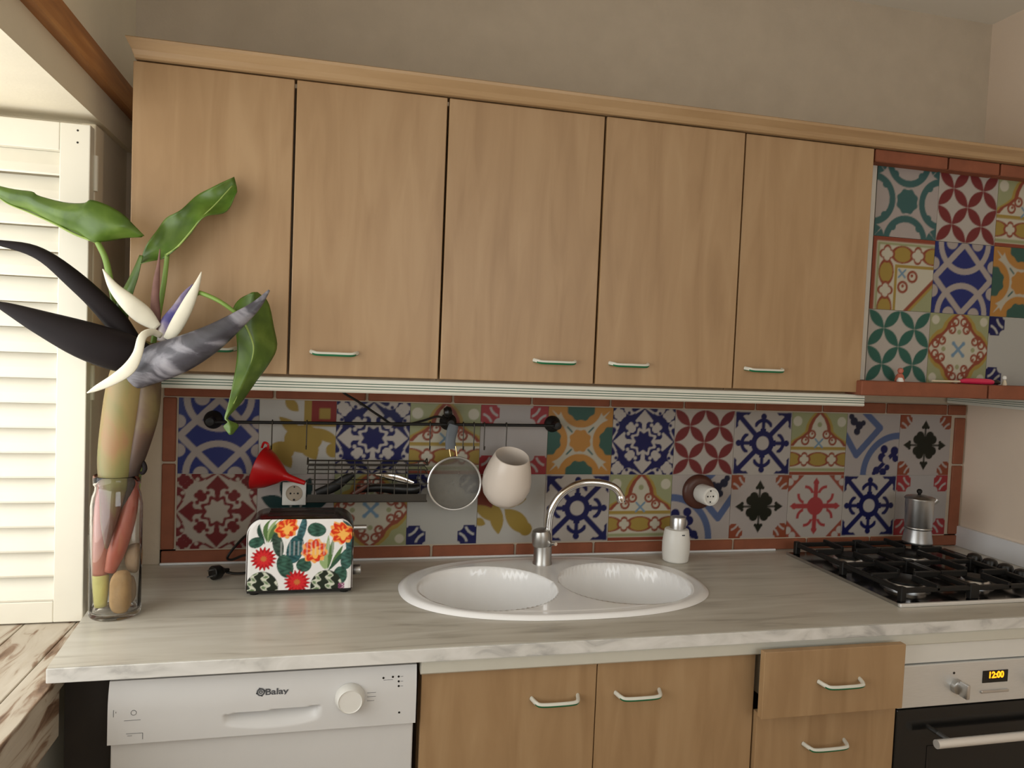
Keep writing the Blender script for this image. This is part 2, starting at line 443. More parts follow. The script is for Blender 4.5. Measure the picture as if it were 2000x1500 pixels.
def p_clover(u, v):
    k = Canvas(u, v, WL); au, av = np.abs(u), np.abs(v); a = np.maximum(au, av); b = np.minimum(au, av)
    corners(k, u, v, BRN, WL, .46)
    k.put((hyp(a-.31, b-.19) < .152) | (hyp(u, v) < .30), DGR)
    k.put((hyp(a-.62, b) < .085) | ((a > .60) & (b < (.84-a)*.62)) | ((a > .25) & (a < .62) & (b < .035)) | (hyp(a-.595, b-.10) < .055), DGR)
    return k.c
def p_cross(u, v):
    k = Canvas(u, v, WH); au, av = np.abs(u), np.abs(v); a = np.maximum(au, av); b = np.minimum(au, av)
    k.put(au+av > 1.45, C8(176, 80, 56)); k.put((hyp(au-.78, av-.95) < .12) | (hyp(au-.95, av-.78) < .12), WH)
    k.put(hyp(u, v) < .30, LRED)
    dd = hyp(au-.37, av-.37); k.put((dd > .20) & (dd < .30) & (a > .42) & (b < .40), LRED); k.put(dd < .205, WH)
    k.put((b < .075) & (a < .8), LRED); k.put((hyp(a-.76, b) < .10), LRED); k.put((a > .74) & (b < (.93-a)*.6), LRED)
    return k.c
def p_ring(u, v):
    k = Canvas(u, v, C8(196, 182, 176)); au, av = np.abs(u), np.abs(v); a = np.maximum(au, av); b = np.minimum(au, av)
    th = np.arctan2(v, u); tc = C8(62, 112, 112)
    k.put(hyp(u, v)*(1+.06*np.cos(8*th)) < .34, tc)
    k.put(np.abs(hyp(a-1.10, b)-.62) < .095, tc)
    k.put(hyp(au-1, av-1) < .30, tc); k.put((np.abs(au-av) < .04*(2-au-av)) & (au+av > 1.4), C8(196, 182, 176))
    k.put(hyp(a-.72, b-.42) < .10, tc)
    return k.c
def p_leaf(u, v):
    k = Canvas(u, v, C8(206, 202, 194)); o = C8(176, 144, 34)
    k.put((u > .15) & (v > .3), o); k.put((u > .35) & (v > .42), C8(150, 36, 28)); k.put((u > .55) & (u < .85) & (v > .5) & (v < .8), o)
    k.put(hyp((u-.15)/.5, (v+.05)/.38) < 1, o); k.put(lens(u, v, (.1, .1), (.5, -.62), .24), o); k.put(lens(u, v, (-.5, .55), (.2, -.05), .16), o)
    k.put(lens(u, v, (.3, .25), (1.15, -.15), .15), o); k.put(lens(u, v, (-.35, 1.05), (.0, .70), .14), o)
    k.put(hyp((u+.42)/.34, (v+.38)/.26) < 1, o); k.put(lens(u, v, (-.45, -.3), (-.15, -.85), .16), o); k.put(hyp(u-.95, v+.35) < .2, o)
    return k.c
def p_leaf2(u, v):
    k = Canvas(u, v, C8(206, 202, 194)); o = C8(176, 144, 34)
    k.put((u < -.55) & (v > -.1), C8(140, 56, 30)); k.put(lens(u, v, (-1.1, .1), (-.3, -.35), .18), o)
    k.put(lens(u, v, (-.5, .2), (-.35, -.75), .2), o); k.put(lens(u, v, (-.2, .0), (.6, -.75), .26), o); k.put(lens(u, v, (-.1, .1), (.45, .3), .1), o)
    k.put(hyp((u-.45)/.2, (v+.6)/.2) < 1, o); k.put(lens(u, v, (-1.1, -.3), (-.75, -.45), .12), o)
    return k.c
def p_flower(u, v):
    k = Canvas(u, v, WL)
    for i in range(8):
        t = math.pi/8+i*math.pi/4
        k.put(lens(u, v, (.12*math.cos(t), .12*math.sin(t)), (.98*math.cos(t), .98*math.sin(t)), .20), DT)
    k.put(hyp(u, v) < .16, DT)
    return k.c

def painted_quad(name, N, M, fn, fpos, mat, ss=3):
    """front-facing grid whose print comes from fn(u,v); fpos(u,v) gives the local point"""
    gu = np.linspace(-1, 1, N+1); gv = np.linspace(-1, 1, M+1)
    acc = np.zeros((M+1, N+1, 3))
    for i in range(ss):
        for j in range(ss):
            du = ((i+.5)/ss-.5)*2/N; dv = ((j+.5)/ss-.5)*2/M
            U, V = np.meshgrid(np.clip(gu+du, -1, 1), np.clip(gv+dv, -1, 1)); acc += fn(U, V)
    acc /= ss*ss
    U, V = np.meshgrid(gu, gv)
    pos = [fpos(a, b) for a, b in zip(U.ravel(), V.ravel())]
    idx = lambda i, j: j*(N+1)+i
    faces = [(idx(i, j), idx(i+1, j), idx(i+1, j+1), idx(i, j+1)) for j in range(M) for i in range(N)]
    cols = acc.reshape(-1, 3)
    return pos, faces, cols
def finish_print(name, pos, faces, cols, mat, smooth=False):
    me = bpy.data.meshes.new(name); me.from_pydata([tuple(p) for p in pos], [], faces); me.materials.append(mat)
    at = me.color_attributes.new('print', 'FLOAT_COLOR', 'POINT')
    at.data.foreach_set('color', np.concatenate([cols, np.ones((len(cols), 1))], 1).astype(np.float32).ravel())
    if smooth:
        for p in me.polygons: p.use_smooth = True
    me.update()
    return me
TS = .2; TH = .006
def tile_mesh(name, fn, N=72):
    h = TS/2-.0006
    pos, faces, cols = painted_quad(name, N, N, lambda a, b: fn(a, b)*GLAZE, lambda a, b: (a*h, 0, b*h), tile_m)
    lum = cols@np.array([.3, .6, .1]); cols = lum[:, None]+(cols-lum[:, None])*.84     # slightly faded inks
    base = len(pos)                                   # back corners: the tile is a slab
    for a, b in ((-1, -1), (1, -1), (1, 1), (-1, 1)): pos.append((a*h, TH, b*h))
    cols = np.concatenate([cols, np.tile(C8(196, 188, 176), (4, 1))])
    n = N+1
    bot = [i for i in range(n)]; top = [N*n+i for i in range(n)]; lef = [j*n for j in range(n)]; rig = [j*n+N for j in range(n)]
    faces = faces+[tuple(bot[::-1])+(base, base+1), tuple(top)+(base+2, base+3), tuple(lef)+(base+3, base), tuple(rig[::-1])+(base+1, base+2), (base+1, base, base+3, base+2)]
    return finish_print(name, pos, faces, cols, tile_m)
PAT = dict(A=p_lattice, Gr=p_petals(RED, WH), Gt=p_petals(C8(46, 112, 98), WH), Db=p_damask(WH, DB), Dr=p_damask(DRED, C8(198, 184, 168)),
           H=p_star, E=p_band, L=p_arab, O=p_border, F=p_orange, I=p_chev(False), I2=p_chev(True), cR=p_corner(CRED, C8(196, 188, 184)),
           cB=p_corner(DB, C8(200, 198, 190)), J=p_clover, M=p_cross, N=p_ring, P=p_leaf, P2=p_leaf2, K=p_flower)
TM = {}
def tile(key, x, z, y, parent):
    """x,z = centre"""
    if key not in TM: TM[key] = tile_mesh('tile', PAT[key])
    return link('tile', TM[key], (x, y, z), parent)

# ------------------------------------------------------------------ the room
XL, XR, ZC = -.135, 2.46, 2.63
YB = -4.0
obj('floor', B(-.7, 2.6, -4.1, .1, -.1, 0), floor_m, kind='structure')
obj('ceiling', B(-.7, 2.6, -4.1, .1, ZC, ZC+.1), ceil_m, kind='structure')
wb = obj('wall_back', B(-.7, 2.6, .004, .1, 0, ZC), wall_m, kind='structure')
obj('wall_right', B(XR, XR+.14, -4.1, .004, 0, ZC), wallr_m, kind='structure')
obj('wall_front', boxes([(-.7, .45, -4.1, YB, 0, ZC), (2.25, XR, -4.1, YB, 0, ZC), (.45, 2.25, -4.1, YB, 2.38, ZC), (.45, 2.25, -4.1, YB, 0, 1.25)]), wallr_m, kind='structure')
SZ = .868; LZ = 1.955; JY = -.24; WY = -2.35
wl = obj('wall_left', boxes([(-.6, XL, JY, .004, 0, LZ), (-.6, XL, YB, WY, 0, LZ), (-.6, XL, WY, JY, 0, SZ-.03),
                             (-.6, -.12, YB, .004, LZ, ZC)]), walll_m, kind='structure')
# window in the left wall: frame and panes deep in the recess
wf = obj('window_1', boxes([(-.59, -.54, WY, JY, SZ-.03, SZ+.05), (-.59, -.54, WY, JY, LZ-.06, LZ), (-.59, -.54, WY, WY+.06, SZ, LZ),
                            (-.59, -.54, JY-.06, JY, SZ, LZ), (-.59, -.54, -1.33, -1.27, SZ, LZ)], .003), shut_m, kind='structure')
for y0, y1 in ((WY+.06, -1.33), (-1.27, JY-.06)):
    obj('pane', B(-.568, -.562, y0, y1, SZ+.05, LZ-.06), pane_m, wf)
# jamb post with the shutter hinges at the recess edge
obj('trim_2', boxes([(-.150, -.121, -.290, -.232, SZ, LZ-.012)], .003), walll_m, kind='structure')
obj('trim_1', prism(bmesh.new(), [(-3.9, 2.028), (0.0, 2.028), (0.0, 2.045), (0, 2.085), (-3.9, 2.085)], -.12, -.098), trimwood_m, kind='structure')

# ------------------------------------------------------------------ backsplash: tiles and terracotta border, pieces of the back wall
obj('grout_bed', B(0, 2.4, .0028, .0048, .936, 1.34), grout_m, wb)
PZ = 1.3384
rows = [['A', 'P', 'Db', 'E', 'cR', 'F', 'Db', 'Gr', 'H', 'E', 'I', 'J'],
        ['Dr', 'K', 'L', 'cB', 'P2', 'H', 'E', 'I2', 'J', 'M', 'H', 'cR']]
for r, row in enumerate(rows):
    for c, key in enumerate(row):
        tile(key, TS*(c+.5), PZ-TS*(r+.5), 0, wb)
def brick(x0, x1, y0, y1, z0, z1, parent):
    return obj('brick', B(x0, x1, y0, y1, z0, z1, bev=.0025, seg=1), brick_m, parent)
JT = [-.038, .238, .48, .718, .948, 1.189, 1.426, 1.667, 1.905, 2.141, 2.379, 2.455]
JB = [-.038, .19, .432, .672, .916, 1.156, 1.38, 1.615, 1.875, 2.109, 2.345, 2.455]
for J, z0, z1 in ((JT, PZ+.003, PZ+.036), (JB, .902, .9355)):
    for a, b in zip(J[:-1], J[1:]): brick(a+.0035, b-.0035, -.006, .004, z0, z1, wb)
for z0, z1 in ((.9395, 1.165), (1.171, PZ)): brick(-.0365, -.004, -.006, .004, z0, z1, wb)
for z0, z1 in ((.9395, 1.171), (1.177, 1.332)): brick(2.412, 2.452, -.006, .004, z0, z1, wb)
obj('mortar_bed', boxes([(-.038, 2.455, .0005, .0042, PZ, PZ+.038), (-.038, 2.455, .0005, .0042, .9, .939), (-.038, 0, .0005, .0042, .9, PZ), (2.4, 2.455, .0005, .0042, .9, PZ)]), mortar_m, wb)

# ------------------------------------------------------------------ wall cabinets
YD = -.34
def handle(name, x0, x1, y, z, parent, rise=.022):
    """bow handle, cream with a green underside inlay"""
    bm = bmesh.new(); c = (x0+x1)/2
    sweep(bm, [(x0, y, z+.004), (x0+.006, y-rise*.75, z+.002), (x0+.016, y-rise, z), (c, y-rise-.002, z), (x1-.016, y-rise, z), (x1-.006, y-rise*.75, z+.002), (x1, y, z+.004)],
          [.0042]*7, [.005]*7, n=30, m=10, ref=(0, 0, 1))
    for f in bm.faces:
        if f.calc_center_median().z < z+.0006: f.material_index = 1
    return obj(name, bm, [pelmet_m, hgreen_m], parent, smooth=True)
edges = [-.040, .291, .630, 1.014, 1.390, 1.772]
Z0U, Z1U = 1.421, 2.070
hx = [(.077, .180), (.340, .442), (.859, .963), (1.051, 1.152), (1.423, 1.530)]
units = [((0, 1), 'two-door beech wall cabinet nearest the window shutter, behind the plant leaves', (-.042, .630)),
         ((2, 3), 'two-door beech wall cabinet in the middle of the row, above the sink', (.630, 1.390)),
         ((4,), 'single-door beech wall cabinet beside the tiled cooker hood', (1.390, 1.772))]
for ds, lab, (a, b) in units:
    t = thing('wall_cabinet', ((a+b)/2, -.17, 1.415), lab, 'cabinet', 'beech wall cabinets in a row')
    obj('body', B(a+.001, b-.001, YD+.045, .002, 1.415, 2.066), wood_m, t)
    for d in ds:
        dd = obj('door', B(edges[d]+.0026, edges[d+1]-.0026, YD-(.003 if d == 3 else 0), YD+.019, Z0U, Z1U, bev=.0018), wood_m, t)
        handle('handle', *hx[d], YD-(.003 if d == 3 else 0), 1.470, dd, .02)
# cornice that runs over the cabinets and the hood
cm = bmesh.new()
pf = [(-.30, 2.0735), (-.350, 2.0735), (-.356, 2.078), (-.362, 2.086), (-.378, 2.098), (-.380, 2.104), (-.376, 2.107), (-.30, 2.107)]
prism(cm, pf, -.033, XR-.003)
for v in cm.verts:
    if v.co.x < 0 and v.co.z > 2.08: v.co.x -= (v.co.z-2.08)*.45
obj('cornice', cm, woodt_m, label='long beech cornice moulding along the top of the wall cabinets', cat='moulding')
obj('hood_top_board', B(1.775, XR-.003, -.299, .002, 2.0735, 2.09), woodt_m, label='beech board behind the cornice above the tiled hood', cat='board')
# light pelmet under the cabinets, cream with three green lines
t = thing('light_pelmet', (.9, -.33, 1.384), 'long cream light pelmet with thin green lines under the wall cabinets', 'pelmet')
obj('board', prism(bmesh.new(), [(-.318, 1.4145), (-.334, 1.4145), (-.3365, 1.412), (-.3365, 1.390), (-.338, 1.386), (-.334, 1.383), (-.318, 1.383)], .018, 1.789), pelmet_m, t)
for z in (1.3922, 1.3982, 1.4042): obj('stripe', B(.018, 1.789, -.3372, -.3362, z-.0009, z+.0009), green_m, t)

# ------------------------------------------------------------------ tiled cooker hood
HX = 1.7765; HT = -.302
t = thing('cooker_hood', (2.1, -.15, 1.414), 'cooker hood clad in patterned tiles with a terracotta brick shelf', 'hood')
obj('body', boxes([(HX, XR-.003, HT+TH+.0015, -.01, 1.4545, 2.072)]), walll_m, t)
hood = [['N', 'Gr', 'E', 'Gt'], ['O', 'A', 'F', 'H'], ['Gt', 'L', 'cB', 'J']]
HL = 1.814
for r, row in enumerate(hood):
    for c, key in enumerate(row[:3]):
        tile(key, HL+TS*(c+.5), 2.050-TS*(r+.5), HT, t)
obj('side_strip', B(HX, HL-.001, HT+.001, HT+TH+.0015, 1.4545, 2.05, bev=.0008), grout_m, t)
for a, b in ((HX, 2.008), (2.012, 2.180), (2.184, XR-.004)): brick(a+.001, b-.001, -.337, -.292, 2.0385, 2.0715, t)
obj('shelf_core', B(1.765, XR-.004, -.352, -.02, 1.4165, 1.4505), mortar_m, t)
for a, b in ((1.758, 2.164), (2.170, XR-.004)): brick(a, b, -.362, -.27, 1.4145, 1.4535, t)
# pelmet along the right side under the hood
t2 = thing('hood_pelmet', (2.38, -.17, 1.38), 'short cream pelmet with green lines under the hood by the right wall', 'pelmet')
obj('board', B(2.372, 2.388, -.33, -.004, 1.381, 1.4135, bev=.002), pelmet_m, t2)
for z in (1.391, 1.397, 1.403): obj('stripe', B(2.3712, 2.3725, -.33, -.004, z-.0007, z+.0007), green_m, t2)

# ------------------------------------------------------------------ worktop with the sink cut-out
CT, CB = .900, .873
SCX, SCY, SA, SB, SE = .957, -.280, .398, .240, 2.35
def sup(th, k=1.):
    c, s = math.cos(th), math.sin(th)
    r = (abs(c/SA)**SE+abs(s/SB)**SE)**(-1/SE)
    return (SCX+c*r*k, SCY+s*r*k)
bm = bmesh.new()
def loop(pts):
    v = [bm.verts.new((x, y, CT)) for x, y in pts]
    return [bm.edges.new((v[i], v[(i+1) % len(v)])) for i in range(len(v))]
ed = loop([(-.086, -.632), (XR-.002, -.626), (XR-.002, .002), (-.132, .002)])
ed += loop([sup(2*math.pi*i/72, .955) for i in range(72)])
bmesh.ops.triangle_fill(bm, use_beauty=True, use_dissolve=False, edges=ed)
r = bmesh.ops.extrude_face_region(bm, geom=bm.faces[:])
bmesh.ops.translate(bm, verts=[g for g in r['geom'] if isinstance(g, bmesh.types.BMVert)], vec=(0, 0, CB-CT))
wt = thing('worktop', (1.2, -.3, CB), 'long grey-beige stone worktop with the sink and hob set in', 'worktop')
obj('slab', bm, stone_m, wt)
fe = bmesh.new()
a = [(-.086, -.6325), (XR-.002, -.6265)]
box(fe, 0, 1, -.004, 0, CB, CT-.0006, bev=.0012)
for v in fe.verts:
    x = v.co.x; v.co = Vector((a[0][0]+(a[1][0]-a[0][0])*x, a[0][1]+(a[1][1]-a[0][1])*x+v.co.y, v.co.z))
obj('front_edge', fe, edge_m, wt, label='pale mottled front edge')
obj('sealant_bead', B(-.036, 1.76, -.0135, -.0065, CT+.0002, .9062, bev=.002), upst_m, wb)
obj('upstand', B(XR-.016, XR-.001, -.62, .001, CT, .968, bev=.002), upst_m, label='low white stone upstand on the right wall behind the hob', cat='upstand')
obj('under_strip', prism(bmesh.new(), [(-.56, .8715), (-.619, .8715), (-.6215, .866), (-.616, .842), (-.611, .838), (-.56, .838)], .579, XR-.003), pelmet_m,
    label='cream strip running under the front edge of the worktop', cat='strip')

# sink
bm = bmesh.new(); NR, NA = 84, 168
bow = [(.777, -.300, .172), (1.137, -.298, .172)]
def sink_h(x, y, k):
    z = .9105-.0025*max(0, (k-.90)/.10)**2
    if k > .965: z = .909-.0085*((k-.965)/.035)**1.5
    if .86 < k < .93: z -= .0008
    for bx_, by_, br in bow:
        d = math.hypot((x-bx_), (y-by_)*1.03)
        s = br-d
        if s > 0:
            w = min(1, s/.05); dep = .006+.150*(1-(1-w)**2.2)
            e = min(1, s/.006); z = min(z, .9105-dep*e)
    return z
rings = []
for i in range(1, NR+1):
    k = i/NR; rings.append([])
    for j in range(NA):
        x, y = sup(2*math.pi*j/NA, k)
        rings[-1].append(bm.verts.new((x, y, sink_h(x, y, k))))
c0 = bm.verts.new((SCX, SCY, sink_h(SCX, SCY, 0)))
for j in range(NA):
    bm.faces.new((c0, rings[0][j], rings[0][(j+1) % NA]))
    for i in range(NR-1): bm.faces.new((rings[i][j], rings[i+1][j], rings[i+1][(j+1) % NA], rings[i][(j+1) % NA]))
snk = obj('sink', bm, ceram_m, smooth='full', label='white ceramic double-bowl oval sink in the worktop', cat='sink')
for bx_, by_, br in bow: obj('drain', Lt([(.001, .002), (.035, .002), (.038, 0), (.038, -.004)], (bx_, by_, .7565)), chrome_m, snk, smooth=True)

# faucet
t = thing('faucet', (.965, -.125, .911), 'chrome kitchen tap with a swan-neck spout behind the sink', 'faucet')
FX, FY = .966, -.118
obj('base', Lt([(.027, 0), (.027, .006), (.025, .010), (.025, .050), (.0245, .054)], (FX, FY, .9085)), fsteel_m, t, smooth=True)
obj('valve_cap', Lt([(.0255, .0), (.027, .006), (.027, .030), (.023, .042), (.012, .046)], (FX-.003, FY, .9625), axis=(-.12, -.05, 1)), fsteel_m, t, smooth=True)
obj('spout', T([(FX+.015, FY, .975), (FX+.014, FY, 1.02), (FX+.020, FY-.004, 1.065), (FX+.048, FY-.010, 1.110), (FX+.095, FY-.02, 1.137), (FX+.150, FY-.032, 1.140), (FX+.188, FY-.04, 1.128), (FX+.207, FY-.044, 1.102)], .0105, n=40, m=16), chrome_m, t, smooth=True)
obj('aerator', Lt([(.0115, 0), (.012, .004), (.012, .016), (.0112, .018)], (FX+.2065, FY-.044, 1.090), axis=(-.15, .02, 1)), chrome_m, t, smooth=True)
obj('lever', T([(FX+.02, FY-.008, .968), (FX+.028, FY-.03, .972)], .005), chrome_m, t, smooth=True)

# ------------------------------------------------------------------ base units
YF = -.600
def panel_body(a, b, y0=-.558, y1=-.004, z0=.10, z1=.868, parent=None, mat=wood_m, back=True):
    return obj('body', boxes([(a, a+.016, y0, y1, z0, z1), (b-.016, b, y0, y1, z0, z1), (a+.016, b-.016, y0, y1, z0, z0+.016), (a+.016, b-.016, y1-.01, y1, z0+.016, z1-.09)]), mat, parent)
t = thing('base_cabinet', (.96, -.3, 0), 'two-door beech base cabinet under the sink', 'cabinet')
panel_body(.582, 1.336, z0=.0, z1=.868, parent=t)
for a, b, h in ((.583, .9575, (.815, .917)), (.9595, 1.336, (1.002, 1.104))):
    d = obj('door', B(a, b, YF, YF+.019, .10, .836, bev=.0015), wood_m, t)
    handle('handle', *h, YF, .764, d, .026)
t = thing('drawer_cabinet', (1.53, -.3, 0), 'narrow beech drawer cabinet beside the oven, top drawer ajar', 'cabinet')
obj('body', boxes([(1.340, 1.356, -.558, -.004, 0, .868), (1.690, 1.706, -.558, -.004, 0, .868), (1.356, 1.69, -.558, -.004, 0, .1), (1.356, 1.69, -.02, -.004, .1, .868)]), wood_m, t)
d1 = obj('drawer', boxes([(1.322, 1.6825, -.657, -.639, .712, .8615)], .0015), wood_m, t)
obj('drawer_box', boxes([(1.362, 1.374, -.639, -.1, .73, .82), (1.672, 1.684, -.639, -.1, .73, .82), (1.374, 1.672, -.639, -.1, .73, .742)]), white_m, d1)
handle('handle', 1.458, 1.564, -.657, .785, d1, .026)
for z0, z1, zh in ((.415, .705, .620), (.11, .411, .33)):
    d2 = obj('drawer', B(1.3395, 1.705, -.612, -.594, z0, z1, bev=.0015), wood_m, t)
    handle('handle', 1.461, 1.569, -.612, zh, d2, .026)

obj('shade_panel', B(-.076, .006, -.572, -.556, 0, .872, bev=.001), dark_m, label='added dark panel standing in for shade between the window board and the dishwasher', cat='panel')  # added so the gap under the worktop end reads as dark shade
# dishwasher
t = thing('dishwasher', (.29, -.3, 0), 'white dishwasher with a control panel under the worktop', 'dishwasher')
obj('body', B(.012, .568, -.58, -.03, .05, .855), dwwhite_m, t)
obj('door', B(.0105, .569, YF, -.581, .10, .742, bev=.003), dwwhite_m, t)
DX0, DX1, DZ0, DZ1 = .008, .572, .7405, .856
nx, nz = 150, 48; bm = bmesh.new(); vv = []
def fas(x, z):
    u = (x-.2975)/.0885; top = .7865+.003*u; bot = .752+.010*u*u
    y = YF-.012
    y += .010*max(0, (z-.80)/.056)**2                       # top leans back a little
    if abs(u) < 1 and bot < z < top:
        e = (1-abs(u)**6); q = (z-bot)/(top-bot)
        y += .030*e*(q**1.2)*min(1, (top-z)/.0025)
    return y
for j in range(nz+1):
    for i in range(nx+1):
        x = DX0+(DX1-DX0)*i/nx; z = DZ0+(DZ1-DZ0)*j/nz
        vv.append(bm.verts.new((x, fas(x, z), z)))
for j in range(nz):
    for i in range(nx):
        a = j*(nx+1)+i; bm.faces.new((vv[a], vv[a+1], vv[a+nx+2], vv[a+nx+1]))
bk = [bm.verts.new(p) for p in ((DX0, -.5805, DZ0), (DX1, -.5805, DZ0), (DX1, -.5805, DZ1), (DX0, -.5805, DZ1))]
n1 = nx+1
bm.faces.new([vv[i] for i in range(n1)]+[bk[1], bk[0]]); bm.faces.new([vv[nz*n1+i] for i in range(n1)]+[bk[2], bk[3]])
bm.faces.new([vv[j*n1] for j in range(nz+1)]+[bk[3], bk[0]]); bm.faces.new([vv[j*n1+nx] for j in range(nz+1)]+[bk[2], bk[1]])
bm.faces.new(bk)
cp = obj('control_panel', bm, dwwhite_m, t, smooth=True)
kn = obj('knob', Lt([(.029, 0), (.029, .006), (.026, .012), (.0235, .020), (.0225, .021), (.0215, .0195), (.001, .0195)], (.442, YF-.011, .801), axis=(0, -1, 0), m=40), white_m, t, smooth=True)
yt = fas(.30, .822)-.0004
text_part('brand_lettering', 'Balay', .0165, (.3035, yt, .8215), ink_m, cp, xs=1.25, off=.0004)
em = bmesh.new()
lathe(em, [(.0078, 0), (.0078, .0006), (.0050, .0006), (.0050, 0)], (.2745, yt, .8225), axis=(0, -1, 0), m=24, cap=False)
lathe(em, [(.0036, 0), (.0036, .0006), (.0016, .0006), (.0016, 0)], (.2745, yt, .8225), axis=(0, -1, 0), m=20, cap=False)
for k in range(4):
    th = k*math.pi/2+.3; cx, cz = .2745+.0078*math.cos(th), .8225+.0078*math.sin(th)
    box(em, cx-.0012, cx+.0012, yt-.0006, yt, cz-.0012, cz+.0012)
obj('emblem', em, ink_m, cp)
for x, z in ((.506, .8345), (.5245, .8355), (.536, .8355), (.5362, .8265), (.5364, .8175), (.539, .764)):
    obj('indicator', Lt([(.0021, 0), (.0021, .0008), (.0005, .0009)], (x, fas(x, z)+.0002, z), axis=(0, -1, 0), m=12), black_m, cp)
pr = bmesh.new()
for x0, x1, z in ((.506, .5245, .8305), (.540, .545, .8355), (.540, .545, .8265), (.540, .545, .8175), (.475, .492, .808), (.475, .492, .800), (.475, .489, .792),
                  (.040, .068, .760), (.042, .05, .756), (.036, .064, .785)):
    y = fas((x0+x1)/2, z); box(pr, x0, x1, y-.0004, y+.0004, z-.0003, z+.0003)
for x, z0, z1 in ((.018, .793, .806), (.068, .748, .760), (.022, .80, .803)):
    y = fas(x, z0); box(pr, x-.0004, x+.0004, y-.0004, y+.0004, z0, z1)
lathe(pr, [(.005, 0), (.005, .0005), (.0042, .0005), (.0042, 0)], (.052, fas(.052, .80)+.0001, .799), axis=(0, -1, 0), m=16, cap=False)
obj('printed_marks', pr, ink_m, cp, kind='stuff')

# oven
t = thing('oven', (2.05, -.3, .1), 'built-in oven with steel control panel and black glass door', 'oven')
OX0, OX1 = 1.7085, 2.30
obj('body', B(OX0+.01, OX1-.01, -.57, -.05, .10, .835), dark_m, t)
obj('top_panel', B(OX0+.001, XR-.004, -.605, -.571, .7905, .8375, bev=.001), white_m, t)
fp = obj('control_panel', B(OX0+.001, OX1, -.612, -.571, .686, .7885, bev=.002), ovensteel_m, t)
gd = obj('door', B(OX0, OX1, -.612, -.571, .20, .683, bev=.003), blackg_m, t)
obj('handle', T([(1.785, -.655, .618), (2.25, -.655, .618)], .0105, m=16), trimst_m, gd, smooth=True)
for x in (1.83, 2.2): obj('handle_post', T([(x, -.611, .618), (x, -.655, .618)], .006), steel_m, gd)
obj('window_frame', boxes([(1.80, 2.24, -.6135, -.6125, .585, .590), (1.80, 1.805, -.6135, -.6125, .28, .585), (2.235, 2.24, -.6135, -.6125, .28, .585), (1.80, 2.24, -.6135, -.6125, .275, .28)]), dark_m, gd)
for x in (1.872, 2.105):
    k = obj('knob', Lt([(.017, 0), (.0175, .004), (.0165, .012), (.013, .014), (.001, .014)], (x, -.612, .732), axis=(0, -1, 0), m=28), fsteel_m, t, smooth=True)
    obj('grip', B(x-.005, x+.005, -.650, -.625, .714, .750, bev=.003), steel_m, k, smooth=True)
    obj('dot', Lt([(.003, 0), (.003, .0006), (.0005, .0007)], (x-.008, -.612, .764), axis=(0, -1, 0), m=12), black_m, fp)
dp = obj('display', B(1.948, 2.022, -.6135, -.6115, .734, .764, bev=.0005), blackg_m, t)
text_part('digits', '12:00', .022, (1.986, -.6139, .7525), disp_m, dp, xs=.95, off=.0006)
obj('button_bar', B(1.944, 2.026, -.6165, -.6115, .709, .716, bev=.002), steel_m, t)
obj('base_filler', B(2.302, XR-.004, -.60, -.58, .10, .787), white_m, label='white filler panel between the oven and the right wall', cat='panel')

# ------------------------------------------------------------------ window side: shutter, sill
t = thing('window_shutter', (-.3, -.305, SZ), 'cream louvred shutter leaf folded back beside the window', 'shutter')
SX0, SX1, SY0, SY1 = -.535, -.122, -.322, -.294
obj('stile', B(SX1-.058, SX1, SY0, SY1, SZ+.003, 1.932, bev=.002), shut_m, t)
obj('stile', B(SX0, SX0+.058, SY0, SY1, SZ+.003, 1.932, bev=.002), shut_m, t)
obj('rail', B(SX0+.058, SX1-.058, SY0, SY1, SZ+.003, .917, bev=.002), shut_m, t)
obj('rail', B(SX0+.058, SX1-.058, SY0, SY1, 1.874, 1.932, bev=.002), shut_m, t)
NS = 18; pit = (1.874-.917)/NS; slat_me = None
for i in range(NS):
    zc = .917+pit*(i+.5)
    if slat_me is None:
        bm = prism(bmesh.new(), [(SY0+.002, zc-.026), (SY0+.0005, zc-.022), (SY0+.006, zc-.004), (SY0+.020, zc+.026), (SY0+.024, zc+.027), (SY0+.010, zc-.006)], SX0+.057, SX1-.057)
        s = obj('slat', bm, shut_m, t); slat_me = s.data; z_first = zc; loc0 = s.location.copy()
    else:
        link('slat', slat_me, loc0+Vector((0, 0, zc-z_first)), t)
for z in (1.80, 1.35, .98): obj('hinge', T([(SX1+.002, SY0+.030, z), (SX1+.002, SY0+.030, z+.075)], .0055), shut_m, t, smooth=True)
for z in (1.918, 1.893): obj('screw', Lt([(.0022, 0), (.0022, .0006), (.0005, .0008)], (SX1-.024, SY0+.0002, z), axis=(0, -1, 0), m=10), dark_m, t)
t = thing('window_sill', (-.3, -1.2, SZ-.03), 'whitewashed worn wooden window board left of the worktop', 'window sill')
for a, b in ((-.53, -.385), (-.383, -.238), (-.236, -.1365)):
    obj('plank', B(a, b, WY+.002, JY-.003 if a < -.3 else (JY-.003 if b < -.14 else -.294), SZ-.028, SZ, bev=.002), sillwood_m, t)
# the room-side plank stands proud of the wall and runs in under the worktop end
obj('plank', B(-.1345, -.078, WY+.1, -.294, SZ-.028, SZ, bev=.002), sillwood_m, t)
obj('apron', B(-.098, -.080, WY+.1, -.585, .752, SZ-.029, bev=.002), sillwood_m, t)

